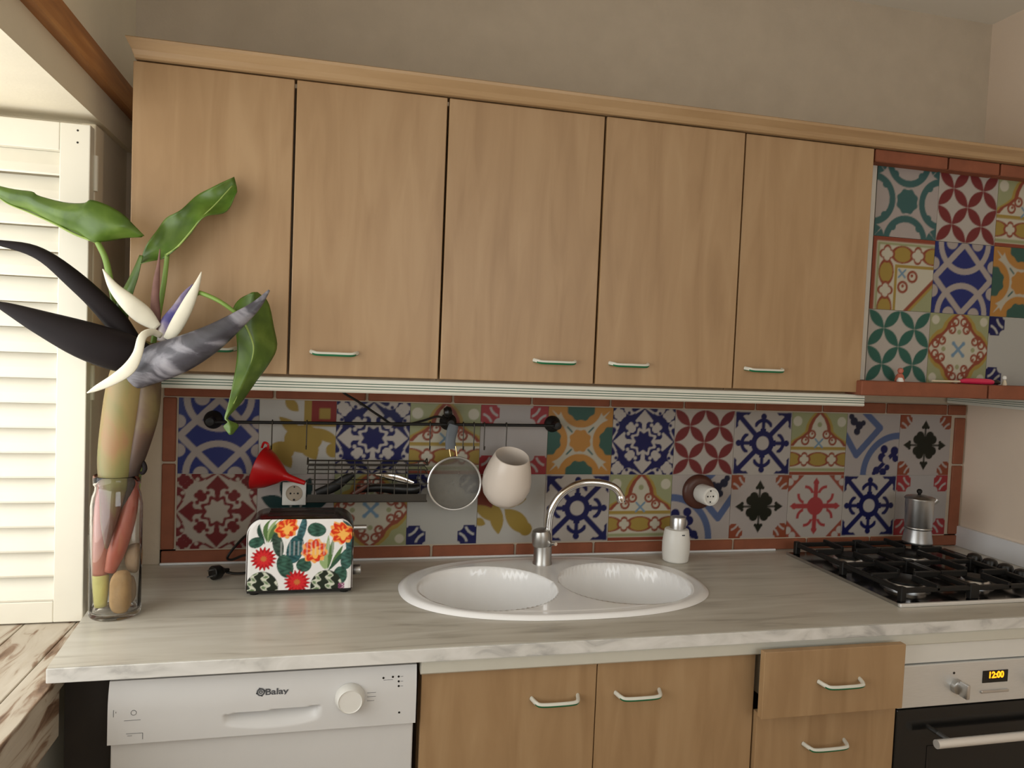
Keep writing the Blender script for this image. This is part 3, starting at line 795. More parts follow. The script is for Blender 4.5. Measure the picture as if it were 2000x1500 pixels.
# ------------------------------------------------------------------ hob and moka pot
t = thing('gas_hob', (2.06, -.295, CT), 'black gas hob with cast pan supports set in the worktop', 'hob')
HX0, HX1, HY0, HY1 = 1.768, 2.352, -.534, -.056
obj('plate', B(HX0+.003, HX1-.003, HY0+.006, HY1, CT+.0005, .907, bev=.0015), blackg_m, t)
obj('front_trim', B(HX0, HX1, HY0-.003, HY0+.006, CT+.0005, .9095, bev=.002), trimst_m, t)
for x in (HX0, HX1-.003): obj('side_trim', B(x, x+.003, HY0+.006, HY1, CT+.0005, .9085, bev=.0008), fsteel_m, t)
burn = [(1.895, -.175, .040), (2.115, -.165, .050), (1.895, -.405, .050), (2.115, -.410, .034)]
for x, y, r_ in burn:
    b = obj('burner', Lt([(r_+.012, 0), (r_+.012, .004), (r_+.004, .007), (r_, .015), (r_*.9, .017)], (x, y, .907)), steel_m, t, smooth=True)
    obj('burner_cap', Lt([(r_*.92, 0), (r_*.95, .004), (r_*.85, .008), (.001, .009)], (x, y, .924)), iron_m, b, smooth=True)
for x in (1.895, 2.115):
    bm = bmesh.new(); zt = .943
    x0, x1, y0, y1 = x-.104, x+.104, -.512, -.075
    for a, b in (((x0, y0), (x1, y0)), ((x0, y1), (x1, y1)), ((x0, y0), (x0, y1)), ((x1, y0), (x1, y1)), ((x0, -.29), (x1, -.29))):
        box(bm, min(a[0], b[0])-.006, max(a[0], b[0])+.006, min(a[1], b[1])-.006, max(a[1], b[1])+.006, zt-.014, zt-.002, bev=.002, seg=1)
    for by in (-.175, -.405):
        for dx, dy in ((1, 0), (-1, 0), (0, 1), (0, -1)):
            a = (x+dx*.030, by+dy*.030); b = (x+dx*.104, by+dy*.108)
            box(bm, min(a[0], b[0])-.005, max(a[0], b[0])+.005, min(a[1], b[1])-.005, max(a[1], b[1])+.005, zt-.012, zt+.004, bev=.002, seg=1)
    for cx in (x0, x1):
        for cy in (y0, y1, -.29): box(bm, cx-.008, cx+.008, cy-.008, cy+.008, .9072, zt+.002, bev=.002, seg=1)
    obj('pan_support', bm, iron_m, t)
for y in (-.245, -.300, -.352, -.405): obj('knob', Lt([(.021, 0), (.022, .004), (.021, .024), (.017, .033), (.009, .037), (.001, .038)], (2.278, y, .9072), m=24), black_m, t, smooth=True)

t = thing('moka_pot', (2.185, -.115, .947), 'steel moka coffee pot on the back of the hob', 'coffee pot')
MX, MY, MZ = 2.176, -.130, .9472
def mprof(l, k=.88): return [(r_*k, h*.94) for r_, h in l]
obj('boiler', Lt(mprof([(.047, 0), (.049, .003), (.049, .008), (.042, .046), (.0425, .050)]), (MX, MY, MZ), m=40), steel_m, t, smooth=True)
obj('collar', Lt(mprof([(.0435, 0), (.0445, .002), (.0445, .005), (.0435, .007)]), (MX, MY, MZ+.046), m=40), fsteel_m, t, smooth=True)
ub = obj('upper_chamber', Lt(mprof([(.0425, 0), (.044, .004), (.0465, .090), (.047, .092)]), (MX, MY, MZ+.0526), m=40), steel_m, t, smooth=True)
obj('lid', Lt(mprof([(.0495, 0), (.0495, .003), (.044, .008), (.02, .013), (.001, .014)]), (MX, MY, MZ+.139), m=40), fsteel_m, t, smooth=True)
obj('lid_knob', Lt([(.004, 0), (.005, .005), (.008, .009), (.008, .015), (.004, .019), (.001, .0195)], (MX-.003, MY, MZ+.151), m=20), black_m, t, smooth=True)
bm = bmesh.new(); sweep(bm, [(MX+.036, MY-.005, MZ+.108), (MX+.044, MY-.008, MZ+.126), (MX+.053, MY-.010, MZ+.1375)], [.009, .010, .011], [.004, .007, .010], n=8, m=10)
obj('spout', bm, steel_m, ub, smooth=True)

# ------------------------------------------------------------------ soap dispenser, sockets
t = thing('soap_dispenser', (1.379, -.090, CT), 'white soap dispenser with a chrome top behind the sink', 'dispenser')
obj('bottle', Lt([(.034, 0), (.037, .003), (.040, .030), (.040, .056), (.0350, .092), (.0335, .0945), (.028, .096)], (1.379, -.090, CT+.0005), m=40), white_m, t, smooth=True)
obj('pump_top', Lt([(.0225, 0), (.0225, .030), (.0205, .034), (.001, .0345)], (1.382, -.090, CT+.0965), m=28), steel_m, t, smooth=True)
obj('sensor', B(1.378, 1.388, -.1265, -.1235, CT+.0815, CT+.0855, bev=.001), ink_m, t)

t = thing('wall_socket', (.2955, -.005, 1.055), 'square white wall socket above the floral toaster', 'socket')
obj('plate', B(.2645, .3262, -.0075, -.0005, 1.055, 1.1172, bev=.0015), white_m, t)
obj('insert', Lt([(.0218, 0), (.0215, .0018), (.0200, .0018), (.0188, .0005), (.001, .0005)], (.2953, -.0075, 1.087), axis=(0, -1, 0), m=32, cap=False), mortar_m, t, smooth=True)
for dx, dz, r_ in ((-.0095, 0, .0026), (.0095, 0, .0026), (0, 0, .0016), (0, -.0175, .003), (0, .0175, .002)):
    obj('pin_hole', Lt([(r_, 0), (r_, .0006), (.0003, .0007)], (.2953+dx, -.0079 if abs(dz) < .01 else -.0085, 1.087+dz), axis=(0, -1, 0), m=12), black_m, t)
t = thing('round_socket', (1.490, -.005, 1.04), 'white round adapter plugged into a dark brown round wall socket', 'socket')
obj('base_ring', Lt([(.053, 0), (.053, .006), (.049, .012), (.040, .016), (.034, .017)], (1.488, -.0005, 1.087), axis=(0, -1, 0), m=40), brownw_m, t, smooth=True)
ad = obj('adapter', Lt([(.0275, 0), (.029, .004), (.029, .048), (.027, .054), (.021, .055), (.020, .050), (.001, .050)], (1.489, -.0175, 1.086), axis=(.10, -1, -.03), m=36), white_m, t, smooth=True)
av = Vector((.10, -1, -.03)).normalized(); ac = Vector((1.489, -.0175, 1.086))+av*.0503
for dx, dz, r_ in ((-.0095, 0, .0026), (.0095, 0, .0026), (0, 0, .0016), (0, -.0165, .0025), (0, .0165, .0025)):
    obj('pin_hole', Lt([(r_, 0), (r_, .0006), (.0003, .0007)], ac+Vector((dx, dx*.1, dz)), axis=av, m=12), black_m, ad)

# ------------------------------------------------------------------ hanging rail and what hangs on it
RY, RZ = -.050, 1.284
t = thing('hanging_rail', (.55, -.03, RZ), 'thin black metal hanging rail on the tiles above the toaster', 'rail')
obj('rod', T([(.088, RY, RZ-.003), (1.010, RY, RZ+.003)], .0042, m=12), iron_m, t, smooth=True)
for x, z in ((.086, RZ-.002), (.706, RZ+.004), (1.012, RZ+.003)):
    m_ = obj('mount', Lt([(.024, 0), (.024, .004), (.018, .012), (.010, .020), (.010, .062), (.001, .064)], (x, -.0005, z), axis=(0, -1, 0), m=28), iron_m, t, smooth=True)
hook_me = None
def hook_bm(x, y, z, h=.060):
    bm = bmesh.new()
    pts = []
    for k in range(9):
        a = math.pi*(1.15-1.15*k/8); pts.append((x, y-.0065*math.cos(a)*-1, z+.0065*math.sin(a)))
    pts = [(x, y+.0067, z-.006), (x, y+.0064, z+.002), (x, y, z+.0068), (x, y-.0064, z+.001), (x, y-.0064, z-h*.5), (x, y-.0064, z-h), (x, y-.0125, z-h-.008), (x, y-.019, z-h+.002)]
    return tube(bm, pts, .0016, n=26, m=6)
hooks = [(.238, 'thin wire hook carrying the red funnel'), (.325, 'wire hook at the funnel end of the wire basket'),
         (.650, 'wire hook at the sieve end of the wire basket'), (.742, 'empty wire hook just right of the sieve handle'),
         (.772, 'empty wire hook midway between the sieve handle and the white pot'), (.801, 'empty wire hook nearest the left of the white pot'),
         (.864, 'wire hook holding the white ceramic pot')]
for x, lab in hooks:
    z = RZ-.003+.006*(x-.088)/.922
    if hook_me is None:
        h0 = obj('wire_hook', hook_bm(x, RY, z), wire_m, smooth=True, label=lab, cat='hook', group='hooks on the rail')
        hook_me = h0.data; hloc = h0.location-Vector((x, 0, z))
    else:
        link('wire_hook', hook_me, hloc+Vector((x, 0, z)), None, None, lab, 'hook', 'hooks on the rail')

# funnel
t = thing('red_funnel', (.24, -.075, 1.12), 'red plastic funnel hanging sideways from the rail', 'funnel')
fa = Vector((1, -.25, -.30)).normalized(); fo = Vector((.2085, -.064, 1.166))
cone = Lt([(.056, 0), (.058, .002), (.057, .005), (.045, .030), (.026, .056), (.0125, .072), (.0095, .080), (.0055, .126), (.004, .126), (.008, .080), (.024, .054), (.043, .028), (.054, .004), (.054, 0)], fo, axis=fa, m=36, cap=False)
obj('cone', cone, red_m, t, smooth=True)
obj('hanging_tab', T([fo+Vector((.006, 0, .052)), fo+Vector((.012, -.008, .066)), fo+Vector((.022, -.012, .062)), fo+Vector((.022, -.01, .048))], .003, n=14), red_m, t, smooth=True)

# wire basket and the things in it
BX0, BX1, BY0, BY1, BZ0, BZ1 = .331, .643, -.088, -.022, 1.080, 1.179
t = thing('wire_basket', (.487, -.06, BZ0), 'long dark wire basket hanging from the rail', 'basket')
w = .0014
def rect(z, r=w*1.3):
    bm = bmesh.new()
    c = [(BX0, BY0, z), (BX1, BY0, z), (BX1, BY1, z), (BX0, BY1, z)]
    for i in range(4): tube(bm, [c[i], c[(i+1) % 4]], r, m=6)
    return bm
for z in (BZ1, BZ1-.014, BZ1-.024, BZ1-.052, BZ0): obj('rim_wire' if z == BZ1 else 'horizontal_wire', rect(z, w*1.5 if z in (BZ1, BZ0) else w), wire_m, t)
for i in range(9):
    x = BX0+.018+(BX1-BX0-.036)*i/8
    obj('upright_wire', T([(x, BY0, BZ1), (x, BY0, BZ0), (x, BY1, BZ0), (x, BY1, BZ1)], w, n=3, m=6), wire_m, t)
obj('floor_plate', boxes([(BX0+.002, BX1-.002, BY0+.002, BY1-.002, BZ0+.002, BZ0+.004), (BX0+.001, BX1-.001, BY0-.0016, BY0-.0006, BZ0, BZ0+.020)]), wire_m, t)
for x in (BX0-.001, BX1+.001): obj('hanging_loop', T([(x, BY1, BZ1), (x, -.055, BZ1+.012), (x, -.070, BZ1+.002), (x, BY0, BZ1)], w*1.3, n=12, m=6), wire_m, t)
bm = bmesh.new(); sweep(bm, [(.508, -.052, 1.146), (.540, -.055, 1.143), (.572, -.056, 1.136), (.610, -.057, 1.124)], [.003, .009, .010, .005], [.002, .003, .003, .002], n=16)
obj('steel_utensil', bm, chrome_m, smooth=True, label='shiny steel utensil lying in the wire basket', cat='utensil')
for nm, pts, aw, mt, lab in (('dark_utensil', [(.355, -.050, 1.094), (.40, -.053, 1.114), (.43, -.055, 1.136), (.45, -.055, 1.148)], [.012, .014, .011, .006], iron_m, 'dark rounded utensil leaning in the left of the wire basket'),
                             ('utensil_handle', [(.46, -.048, 1.104), (.52, -.05, 1.109), (.60, -.05, 1.103), (.628, -.05, 1.110)], [.008, .011, .015, .010], black_m, 'black utensil handle under the shiny one in the wire basket'),
                             ('small_tool', [(.450, -.072, 1.096), (.475, -.073, 1.114), (.495, -.073, 1.130)], [.007, .006, .004], brownw_m, 'small brown tool in the middle of the wire basket')):
    bm = bmesh.new(); sweep(bm, pts, aw, [v*.6 for v in aw], n=14)
    obj(nm, bm, mt, smooth=True, label=lab, cat='utensil')

# sieve
SXc, SYc, SZc, SR = .719, -.078, 1.126, .072
t = thing('sieve', (SXc, SYc, 1.05), 'round steel sieve hanging by its handle from the rail', 'sieve')
bm = bmesh.new(); tube(bm, [(SXc+SR*math.cos(a), SYc-.001*math.cos(a), SZc+SR*math.sin(a)) for a in [2*math.pi*k/40 for k in range(41)]], .0034, n=60, m=8)
obj('rim', bm, steel_m, t, smooth=True)
obj('mesh_bowl', Lt([(SR-.001, 0), (SR*.92, .012), (SR*.7, .026), (SR*.4, .034), (.002, .037)], (SXc, SYc, SZc), axis=(0, 1, 0), m=40, cap=False), mesh_m, t, smooth='full')
for dx in (-.008, .010): obj('handle_wire', T([(SXc-.004+dx, SYc+.004, SZc+SR-.003), (SXc-.010+dx, SYc+.008, SZc+SR+.030)], .0015, m=8), gold_m, t)
bm = bmesh.new(); sweep(bm, [(SXc-.012, SYc+.010, SZc+SR+.022), (SXc-.014, SYc+.011, SZc+SR+.045), (SXc-.010, SYc+.011, SZc+SR+.072), (SXc-.006, SYc+.012, SZc+SR+.088)], [.015, .014, .015, .013], [.005, .005, .005, .004], n=14)
obj('handle_grip', bm, greyrub_m, t, smooth=True)

# white ceramic pot
t = thing('ceramic_pot', (.868, -.1, 1.06), 'white egg-shaped ceramic pot hanging tilted from a rail hook', 'pot')
pa = Vector((.05, -.43, .90)).normalized(); po = Vector((.860, -.056, 1.074))
obj('bowl', Lt([(r_*1.05, h*1.04) for r_, h in [(.001, .003), (.028, 0), (.044, .008), (.058, .028), (.065, .054), (.064, .078), (.056, .112), (.0455, .143), (.0435, .145), (.0425, .143), (.053, .110), (.0605, .073), (.061, .052), (.054, .030), (.040, .012), (.001, .008)]], po, axis=pa, m=48, cap=False), cup_m, t, smooth='full')

# black cable dropping from the cabinets behind the rail
obj('black_cable', T([(.405, -.055, 1.381), (.418, -.050, 1.364), (.456, -.036, 1.341), (.512, -.028, 1.304), (.562, -.026, 1.277), (.63, -.034, 1.292), (.668, -.038, 1.305), (.69, -.034, 1.300)], .0032, n=40), black_m, smooth=True,
    label='black cable slanting down from the pelmet to the hanging rail', cat='cable')
obj('black_clip', Lt([(.001, -.012), (.012, -.010), (.017, 0), (.012, .010), (.001, .012)], (.700, -.034, 1.318), axis=(1, 0, .2), m=14), black_m, smooth=True,
    label='small black plastic clip on the middle of the rail above the sieve', cat='clip')

# ------------------------------------------------------------------ toaster
TX0, TX1, TYF, TYB, TZ0, TZ1 = .2045, .4500, -.284, -.146, .912, 1.082
t = thing('toaster', ((TX0+TX1)/2, -.215, CT), 'toaster with a cactus and flower print on its front', 'toaster')
RC = .040
def trow(z):                                            # half-width of the rounded outline at height z
    hw = (TX1-TX0)/2
    if z > TZ1-RC:
        q = (z-(TZ1-RC))/RC; return hw-RC+RC*math.sqrt(max(0, 1-q*q))
    return hw
TXC = (TX0+TX1)/2
def body_ring(y, ins=0., n=14):
    hw = (TX1-TX0)/2-ins; pts = [(TXC-hw, y, TZ0), (TXC+hw, y, TZ0)]
    for k in range(n+1):
        a = math.pi/2*k/n; pts.append((TXC+hw-RC+RC*math.cos(a), y, TZ1-ins-RC+RC*math.sin(a)))
    for k in range(n+1):
        a = math.pi/2*(1+k/n); pts.append((TXC-hw+RC+RC*math.cos(a), y, TZ1-ins-RC+RC*math.sin(a)))
    return pts
bm = bmesh.new(); rs = []
for y, ins in ((TYF+.002, .003), (TYF+.012, .001), (TYF+.03, 0), (TYB-.02, 0), (TYB, .006)):
    rs.append([bm.verts.new(p) for p in body_ring(y, ins)])
for a, b in zip(rs[:-1], rs[1:]):
    n = len(a)
    for k in range(n): bm.faces.new((a[k], a[(k+1) % n], b[(k+1) % n], b[k]))
bm.faces.new(rs[0]); bm.faces.new(rs[-1])
obj('body', bm, brownb_m, t, smooth=True)
for y in (-.238, -.192):
    obj('slot', B(.252, .402, y-.012, y+.012, TZ1-.010, TZ1+.0012, bev=.001), black_m, t)
    obj('slot_rim', boxes([(.250, .404, y-.0135, y-.012, TZ1-.002, TZ1+.002), (.250, .404, y+.012, y+.0135, TZ1-.002, TZ1+.002)]), brownb_m, t)
def flower_red(k, u, v, cx, cy, r, seed):
    th = np.arctan2(v-cy, (u-cx)*1.4); d = hyp((u-cx)*1.4, v-cy)
    k.put(d < r*(.86+.14*np.cos(17*th+seed)), C8(176, 26, 34))
    k.put(d < r*(.60+.14*np.cos(13*th)), C8(206, 44, 48)); k.put(d < r*(.22+.05*np.cos(9*th)), C8(196, 112, 60))
def flower_org(k, u, v, cx, cy, r, seed):
    th = np.arctan2(v-cy, (u-cx)*1.4); d = hyp((u-cx)*1.4, v-cy)
    k.put(d < r*(.92+.08*np.cos(9*th+seed)), C8(240, 168, 92)); k.put(d < r*(.80+.12*np.cos(7*th+seed*2)), C8(214, 60, 34))
    k.put((d > r*.3) & (d < r*(.62+.10*np.cos(11*th))) & (np.sin(9*th+seed) > .2), C8(244, 140, 60))
    k.put(hyp((u-cx-.02)*1.5, v-cy+.05) < r*(.40+.10*np.cos(5*th+1)), C8(246, 184, 92))
def pad(k, u, v, cx, cy, a, b, ang=0., col=(52, 84, 72)):
    c, s = math.cos(ang), math.sin(ang); x = (u-cx)*1.4; y = v-cy
    d = ((x*c+y*s)/a)**2+((-x*s+y*c)/b)**2
    tx = .5+.5*np.sin(u*31+np.cos(v*23)*2)*np.cos(v*29+u*7)
    base = C8(*col); k.put(d < 1, base)
    k.put((d < .85) & (tx > .62), base*1.5); k.put((d < .95) & (tx < .2), base*.55)
def p_toast(u, v):
    k = Canvas(u, v, C8(232, 230, 228)); G1 = C8(88, 118, 70); G2 = C8(150, 172, 120)
    for x0, y0, x1, y1, c in ((-.62, .35, -.72, 1.05, G1), (-.60, .35, -.55, 1.05, G2), (-.60, .35, -.45, 1.02, G1), (-.66, .3, -.85, .9, C8(40, 66, 56)), (-.56, .35, -.36, .85, C8(60, 92, 70)),
                              (.50, -.45, .52, .55, G2), (.52, -.45, .62, .5, G1), (.50, -.45, .44, .3, G2), (.56, -.45, .80, .25, G1), (.52, -.5, .86, .12, C8(52, 84, 66)), (.48, -.45, .36, -.1, G2)):
        k.put(lens(u, v, (x0, y0), (x1, y1), .045), c)
    pad(k, u, v, .02, .70, .10, .42, -.25, (60, 96, 100)); pad(k, u, v, -.10, .15, .22, .40, -.2, (44, 82, 86)); pad(k, u, v, -.42, .28, .14, .34, .2, (54, 72, 62))
    pad(k, u, v, .30, .70, .25, .20); pad(k, u, v, -.82, .36, .20, .15, .3); pad(k, u, v, .93, .45, .12, .50, 0, (54, 86, 88))
    pad(k, u, v, -.28, -.32, .21, .34, .25); pad(k, u, v, .07, -.30, .20, .20, .5); pad(k, u, v, .88, -.15, .17, .30, -.1, (58, 92, 84)); pad(k, u, v, .76, -.62, .19, .26, -.1)
    for cx in (-.70, .50):
        x = (u-cx)*1.4; d = (x/.42)**2+((v+.92)/.46)**2
        rib = np.sin((x/(np.sqrt(np.maximum(.05, 1.25-((v+.92)/.5)**2))))*19+np.sin(v*26+x*9)*.9)
        k.put(d < 1, C8(38, 46, 36)); k.put((d < .97) & (rib > .25), C8(206, 208, 190)); k.put((d < .97) & (rib > .7) & (np.sin(v*40+x*12) > 0), C8(110, 132, 96))
    flower_org(k, u, v, -.28, .78, .33, .4); flower_org(k, u, v, .78, .60, .34, 2.1); flower_org(k, u, v, .26, .10, .36, 1.2)
    flower_red(k, u, v, -.68, -.10, .34, 0); flower_red(k, u, v, -.05, -.78, .35, 1.5)
    k.put((u > .73) & (u < .85) & (v < -.84) & (np.sin(u*130)*np.sin(v*90) > -.3), C8(140, 70, 110))
    st = (np.abs(v-.18) < .20) & (np.abs(np.mod(u*12.5, 1)-.5) < .16) & (u > -.42) & (u < .62)
    k.c[st] = k.c[st]*.55+.35*C8(232, 230, 228)
    return k.c
def tpos(a, b):
    z = TZ0+.001+(TZ1-TZ0-.003)*(b+1)/2; hw = trow(z)-.0015
    e = max(abs(a)-.9, 0)/.1
    return (TXC+a*hw, TYF+.004*e*e, z)
pos, faces, cols = painted_quad('front_panel', 150, 104, p_toast, tpos, toast_m, ss=2)
me = finish_print('front_panel', pos, faces, cols, toast_m, True)
ctr = Vector((TXC, TYF, (TZ0+TZ1)/2))
for v in me.vertices: v.co -= ctr
fo_ = link('front_panel', me, ctr, t, label='white panel printed with cacti and red and orange flowers')
md = fo_.modifiers.new('thick', 'SOLIDIFY'); md.thickness = .0015; md.offset = -1
obj('base', B(TX0+.004, TX1-.004, TYF+.004, TYB-.003, .9055, .9125, bev=.002), black_m, t)
for x in (TX0+.02, TX1-.02):
    for y in (TYF+.02, TYB-.02): obj('foot', Lt([(.010, 0), (.011, .0055)], (x, y, CT+.0003), m=14), black_m, t)
obj('lever', T([(TX1-.002, -.225, 1.045), (TX1+.030, -.225, 1.045)], .0058, m=14), steel_m, t, smooth=True)
obj('dial', Lt([(.010, 0), (.012, .003), (.012, .018), (.010, .020), (.001, .0205)], (TX1-.001, -.238, .944), axis=(1, 0, 0), m=24), steel_m, t, smooth=True)
cd = obj('cord', T([(.24, -.144, .930), (.205, -.125, .940), (.190, -.085, .958), (.184, -.050, .985), (.160, -.030, .962), (.134, -.034, .926), (.146, -.050, .922), (.185, -.075, .940), (.215, -.100, .925), (.195, -.118, .909), (.165, -.120, .9065), (.142, -.118, .910)], .0033, n=70), black_m, t, smooth=True)
pg = obj('plug', Lt([(.004, 0), (.006, .012), (.012, .020), (.0165, .026), (.0175, .044), (.016, .046), (.001, .046)], (.148, -.119, .9165), axis=(-.75, -.66, .03), m=28), black_m, t, smooth=True)
for s in (-.0075, .0075):
    pv = Vector((-.75, -.66, .03)).normalized(); pc = Vector((.148, -.119, .9165))+pv*.045+Vector((0, .2, 1)).normalized()*s
    obj('pin', T([pc, pc+pv*.014], .0022), steel_m, pg)

# ------------------------------------------------------------------ small things on the hood shelf
t = thing('figurine', (1.897, -.335, 1.4535), 'tiny seated figurine on the left of the hood shelf', 'figurine')
obj('body', Lt([(.012, 0), (.013, .004), (.010, .016), (.006, .022)], (1.897, -.335, 1.4537), m=16), flesh_m, t, smooth=True)
obj('head', Lt([(.001, 0), (.006, .003), (.008, .009), (.006, .015), (.001, .017)], (1.8985, -.335, 1.4745), m=16), flesh_m, t, smooth=True)
obj('skirt', Lt([(.009, 0), (.0095, .003), (.005, .011)], (1.890, -.346, 1.4537), m=14), white_m, t, smooth=True)
bm = bmesh.new(); sweep(bm, [(2.092, -.338, 1.4605), (2.11, -.338, 1.462), (2.15, -.339, 1.4625), (2.19, -.340, 1.462), (2.205, -.340, 1.461)], [.004, .0075, .0085, .008, .005], [.005, .008, .009, .008, .005], n=16)
t = thing('gas_lighter', (2.12, -.338, 1.4535), 'pink plastic gas lighter lying on the hood shelf', 'lighter')
obj('body', bm, pink_m, t, smooth=True)
obj('nozzle', T([(2.000, -.338, 1.459), (2.094, -.338, 1.460)], .0028), cream_m, t, smooth=True)
bm = bmesh.new(); sweep(bm, [(2.200, -.340, 1.461), (2.215, -.340, 1.462), (2.225, -.340, 1.4605)], [.006, .007, .004], [.006, .007, .004], n=8)
obj('end_cap', bm, black_m, t, smooth=True)
t = thing('white_figurine', (2.247, -.335, 1.4535), 'tiny white figurine at the end of the pink lighter', 'figurine')
obj('body', Lt([(.006, 0), (.0065, .003), (.004, .012), (.003, .015)], (2.247, -.335, 1.4537), m=14), cream_m, t, smooth=True)
obj('head', Lt([(.001, 0), (.005, .003), (.006, .007), (.004, .012), (.001, .013)], (2.246, -.335, 1.468), m=14), white_m, t, smooth=True)

# ------------------------------------------------------------------ jar with the big flower
JX, JYc = -.047, -.366
jar_prof = [(.001, .004), (.040, .003), (.047, .0005), (.0495, .004), (.050, .012), (.050, .235), (.047, .255), (.0425, .268), (.0425, .276), (.0455, .280), (.0455, .297), (.044, .2985),
            (.0425, .297), (.0425, .281), (.0398, .276), (.0398, .268), (.0445, .253), (.0472, .234), (.0472, .016), (.045, .011), (.001, .010)]
obj('glass_jar', Lt(jar_prof, (JX, JYc, CT+.0004), m=48, cap=False), glass_m, smooth='full', label='tall clear glass jar holding the flower beside the shutter', cat='jar')
def pebble(name, c, rx, ry, rz, mt, lab, seed):
    bm = bmesh.new(); bmesh.ops.create_icosphere(bm, subdivisions=3, radius=1); rnd = random.Random(seed)
    ph = [rnd.uniform(0, 6) for _ in range(6)]
    for v in bm.verts:
        n = v.co.copy(); k = 1+.07*math.sin(3*n.x+ph[0])+.07*math.sin(3*n.y+ph[1])+.06*math.sin(4*n.z+ph[2])
        q = [math.copysign(abs(a)**.72, a) for a in n]
        v.co = Vector((c[0]+q[0]*rx*k, c[1]+q[1]*ry*k, c[2]+q[2]*rz*k))
    return obj(name, bm, mt, smooth='full', label=lab, cat='stone', group='stones in the jar')
pebble('pebble', (-.032, -.389, .953), .0235, .018, .043, stone1_m, 'large tan stone at the bottom front of the glass jar', 1)
pebble('pebble', (-.017, -.352, 1.014), .0165, .016, .034, stone2_m, 'smaller greyish stone high at the right inside the jar', 2)
pebble('pebble', (-.024, -.344, .942), .0170, .0125, .030, stone2_m, 'dark stone behind the large tan one in the jar', 3)

t = thing('strelitzia_flower', (JX, JYc, .915), 'white bird of paradise flower with black spathes standing in the jar', 'flower')
def part(name, pts, aw, bw, mt, n=28, m=14, parent=t):
    bm = bmesh.new(); sweep(bm, pts, aw, bw, n=n, m=m); return obj(name, bm, mt, parent, smooth='full')
part('stalk', [(-.058, -.392, 1.048), (-.056, -.389, 1.10), (-.051, -.383, 1.17), (-.047, -.379, 1.229), (-.036, -.385, 1.31), (-.022, -.398, 1.39), (-.006, -.408, 1.44), (.008, -.416, 1.482)],
     [.003, .015, .026, .036, .040, .040, .036, .020], [.003, .012, .018, .026, .032, .034, .032, .018], stalk_m)
part('sheath', [(.008, -.408, 1.475), (.015, -.398, 1.42), (.012, -.388, 1.34), (-.004, -.378, 1.26), (-.022, -.372, 1.19), (-.034, -.368, 1.12)], [.022, .026, .026, .021, .014, .004], [.020, .028, .026, .022, .014, .004], sheath_m)
part('spathe', [(.036, -.428, 1.446), (.007, -.440, 1.452), (-.028, -.450, 1.461), (-.09, -.458, 1.482), (-.162, -.460, 1.511), (-.215, -.460, 1.534), (-.243, -.460, 1.545)],
     [.020, .034, .040, .037, .024, .012, .004], [.018, .026, .028, .024, .016, .008, .003], spathe_m)
part('spathe', [(.006, -.418, 1.458), (-.020, -.420, 1.494), (-.042, -.420, 1.523), (-.079, -.425, 1.565), (-.119, -.430, 1.603), (-.161, -.430, 1.637), (-.197, -.430, 1.654), (-.245, -.430, 1.662), (-.268, -.430, 1.665)],
     [.016, .020, .022, .020, .018, .014, .011, .006, .003], [.014, .018, .018, .016, .014, .011, .009, .005, .003], spathe_m)
part('spathe', [(-.006, -.426, 1.412), (.034, -.445, 1.436), (.089, -.462, 1.459), (.147, -.474, 1.492), (.196, -.480, 1.530), (.234, -.480, 1.564), (.259, -.480, 1.597)],
     [.030, .038, .036, .028, .018, .010, .002], [.022, .028, .026, .020, .013, .007, .002], spathe2_m)
part('sepal', [(.040, -.432, 1.512), (.015, -.440, 1.535), (-.011, -.450, 1.560), (-.038, -.450, 1.588), (-.058, -.450, 1.622)], [.009, .019, .017, .010, .001], [.004, .009, .009, .006, .001], sepal_m)
part('sepal', [(.060, -.432, 1.488), (.078, -.432, 1.522), (.098, -.430, 1.566), (.113, -.430, 1.604), (.121, -.430, 1.630)], [.010, .014, .012, .006, .001], [.005, .007, .006, .004, .001], sepal_m)
part('sepal', [(.050, -.445, 1.495), (.037, -.462, 1.502), (.024, -.482, 1.492), (.018, -.490, 1.459), (.004, -.492, 1.430), (-.024, -.486, 1.407), (-.057, -.478, 1.388), (-.075, -.475, 1.378)], [.006, .007, .008, .009, .012, .010, .006, .001], [.003, .003, .003, .003, .003, .003, .002, .001], sepal_m)
part('petal', [(.048, -.426, 1.484), (.055, -.427, 1.520), (.074, -.427, 1.553), (.088, -.426, 1.582), (.104, -.425, 1.604)], [.010, .012, .009, .005, .001], [.006, .007, .006, .004, .001], petal_m)
part('dry_tip', [(.035, -.420, 1.500), (.033, -.420, 1.540), (.032, -.420, 1.574), (.034, -.420, 1.611), (.037, -.420, 1.642), (.039, -.420, 1.672)], [.010, .010, .008, .006, .003, .001], [.007, .007, .006, .004, .002, .001], dry_m)

part('dry_curl', [(-.004, -.378, 1.232), (.006, -.380, 1.226), (.010, -.382, 1.214), (.006, -.384, 1.205), (.001, -.384, 1.207)], [.004, .005, .005, .004, .002], [.003]*5, spathe_m)

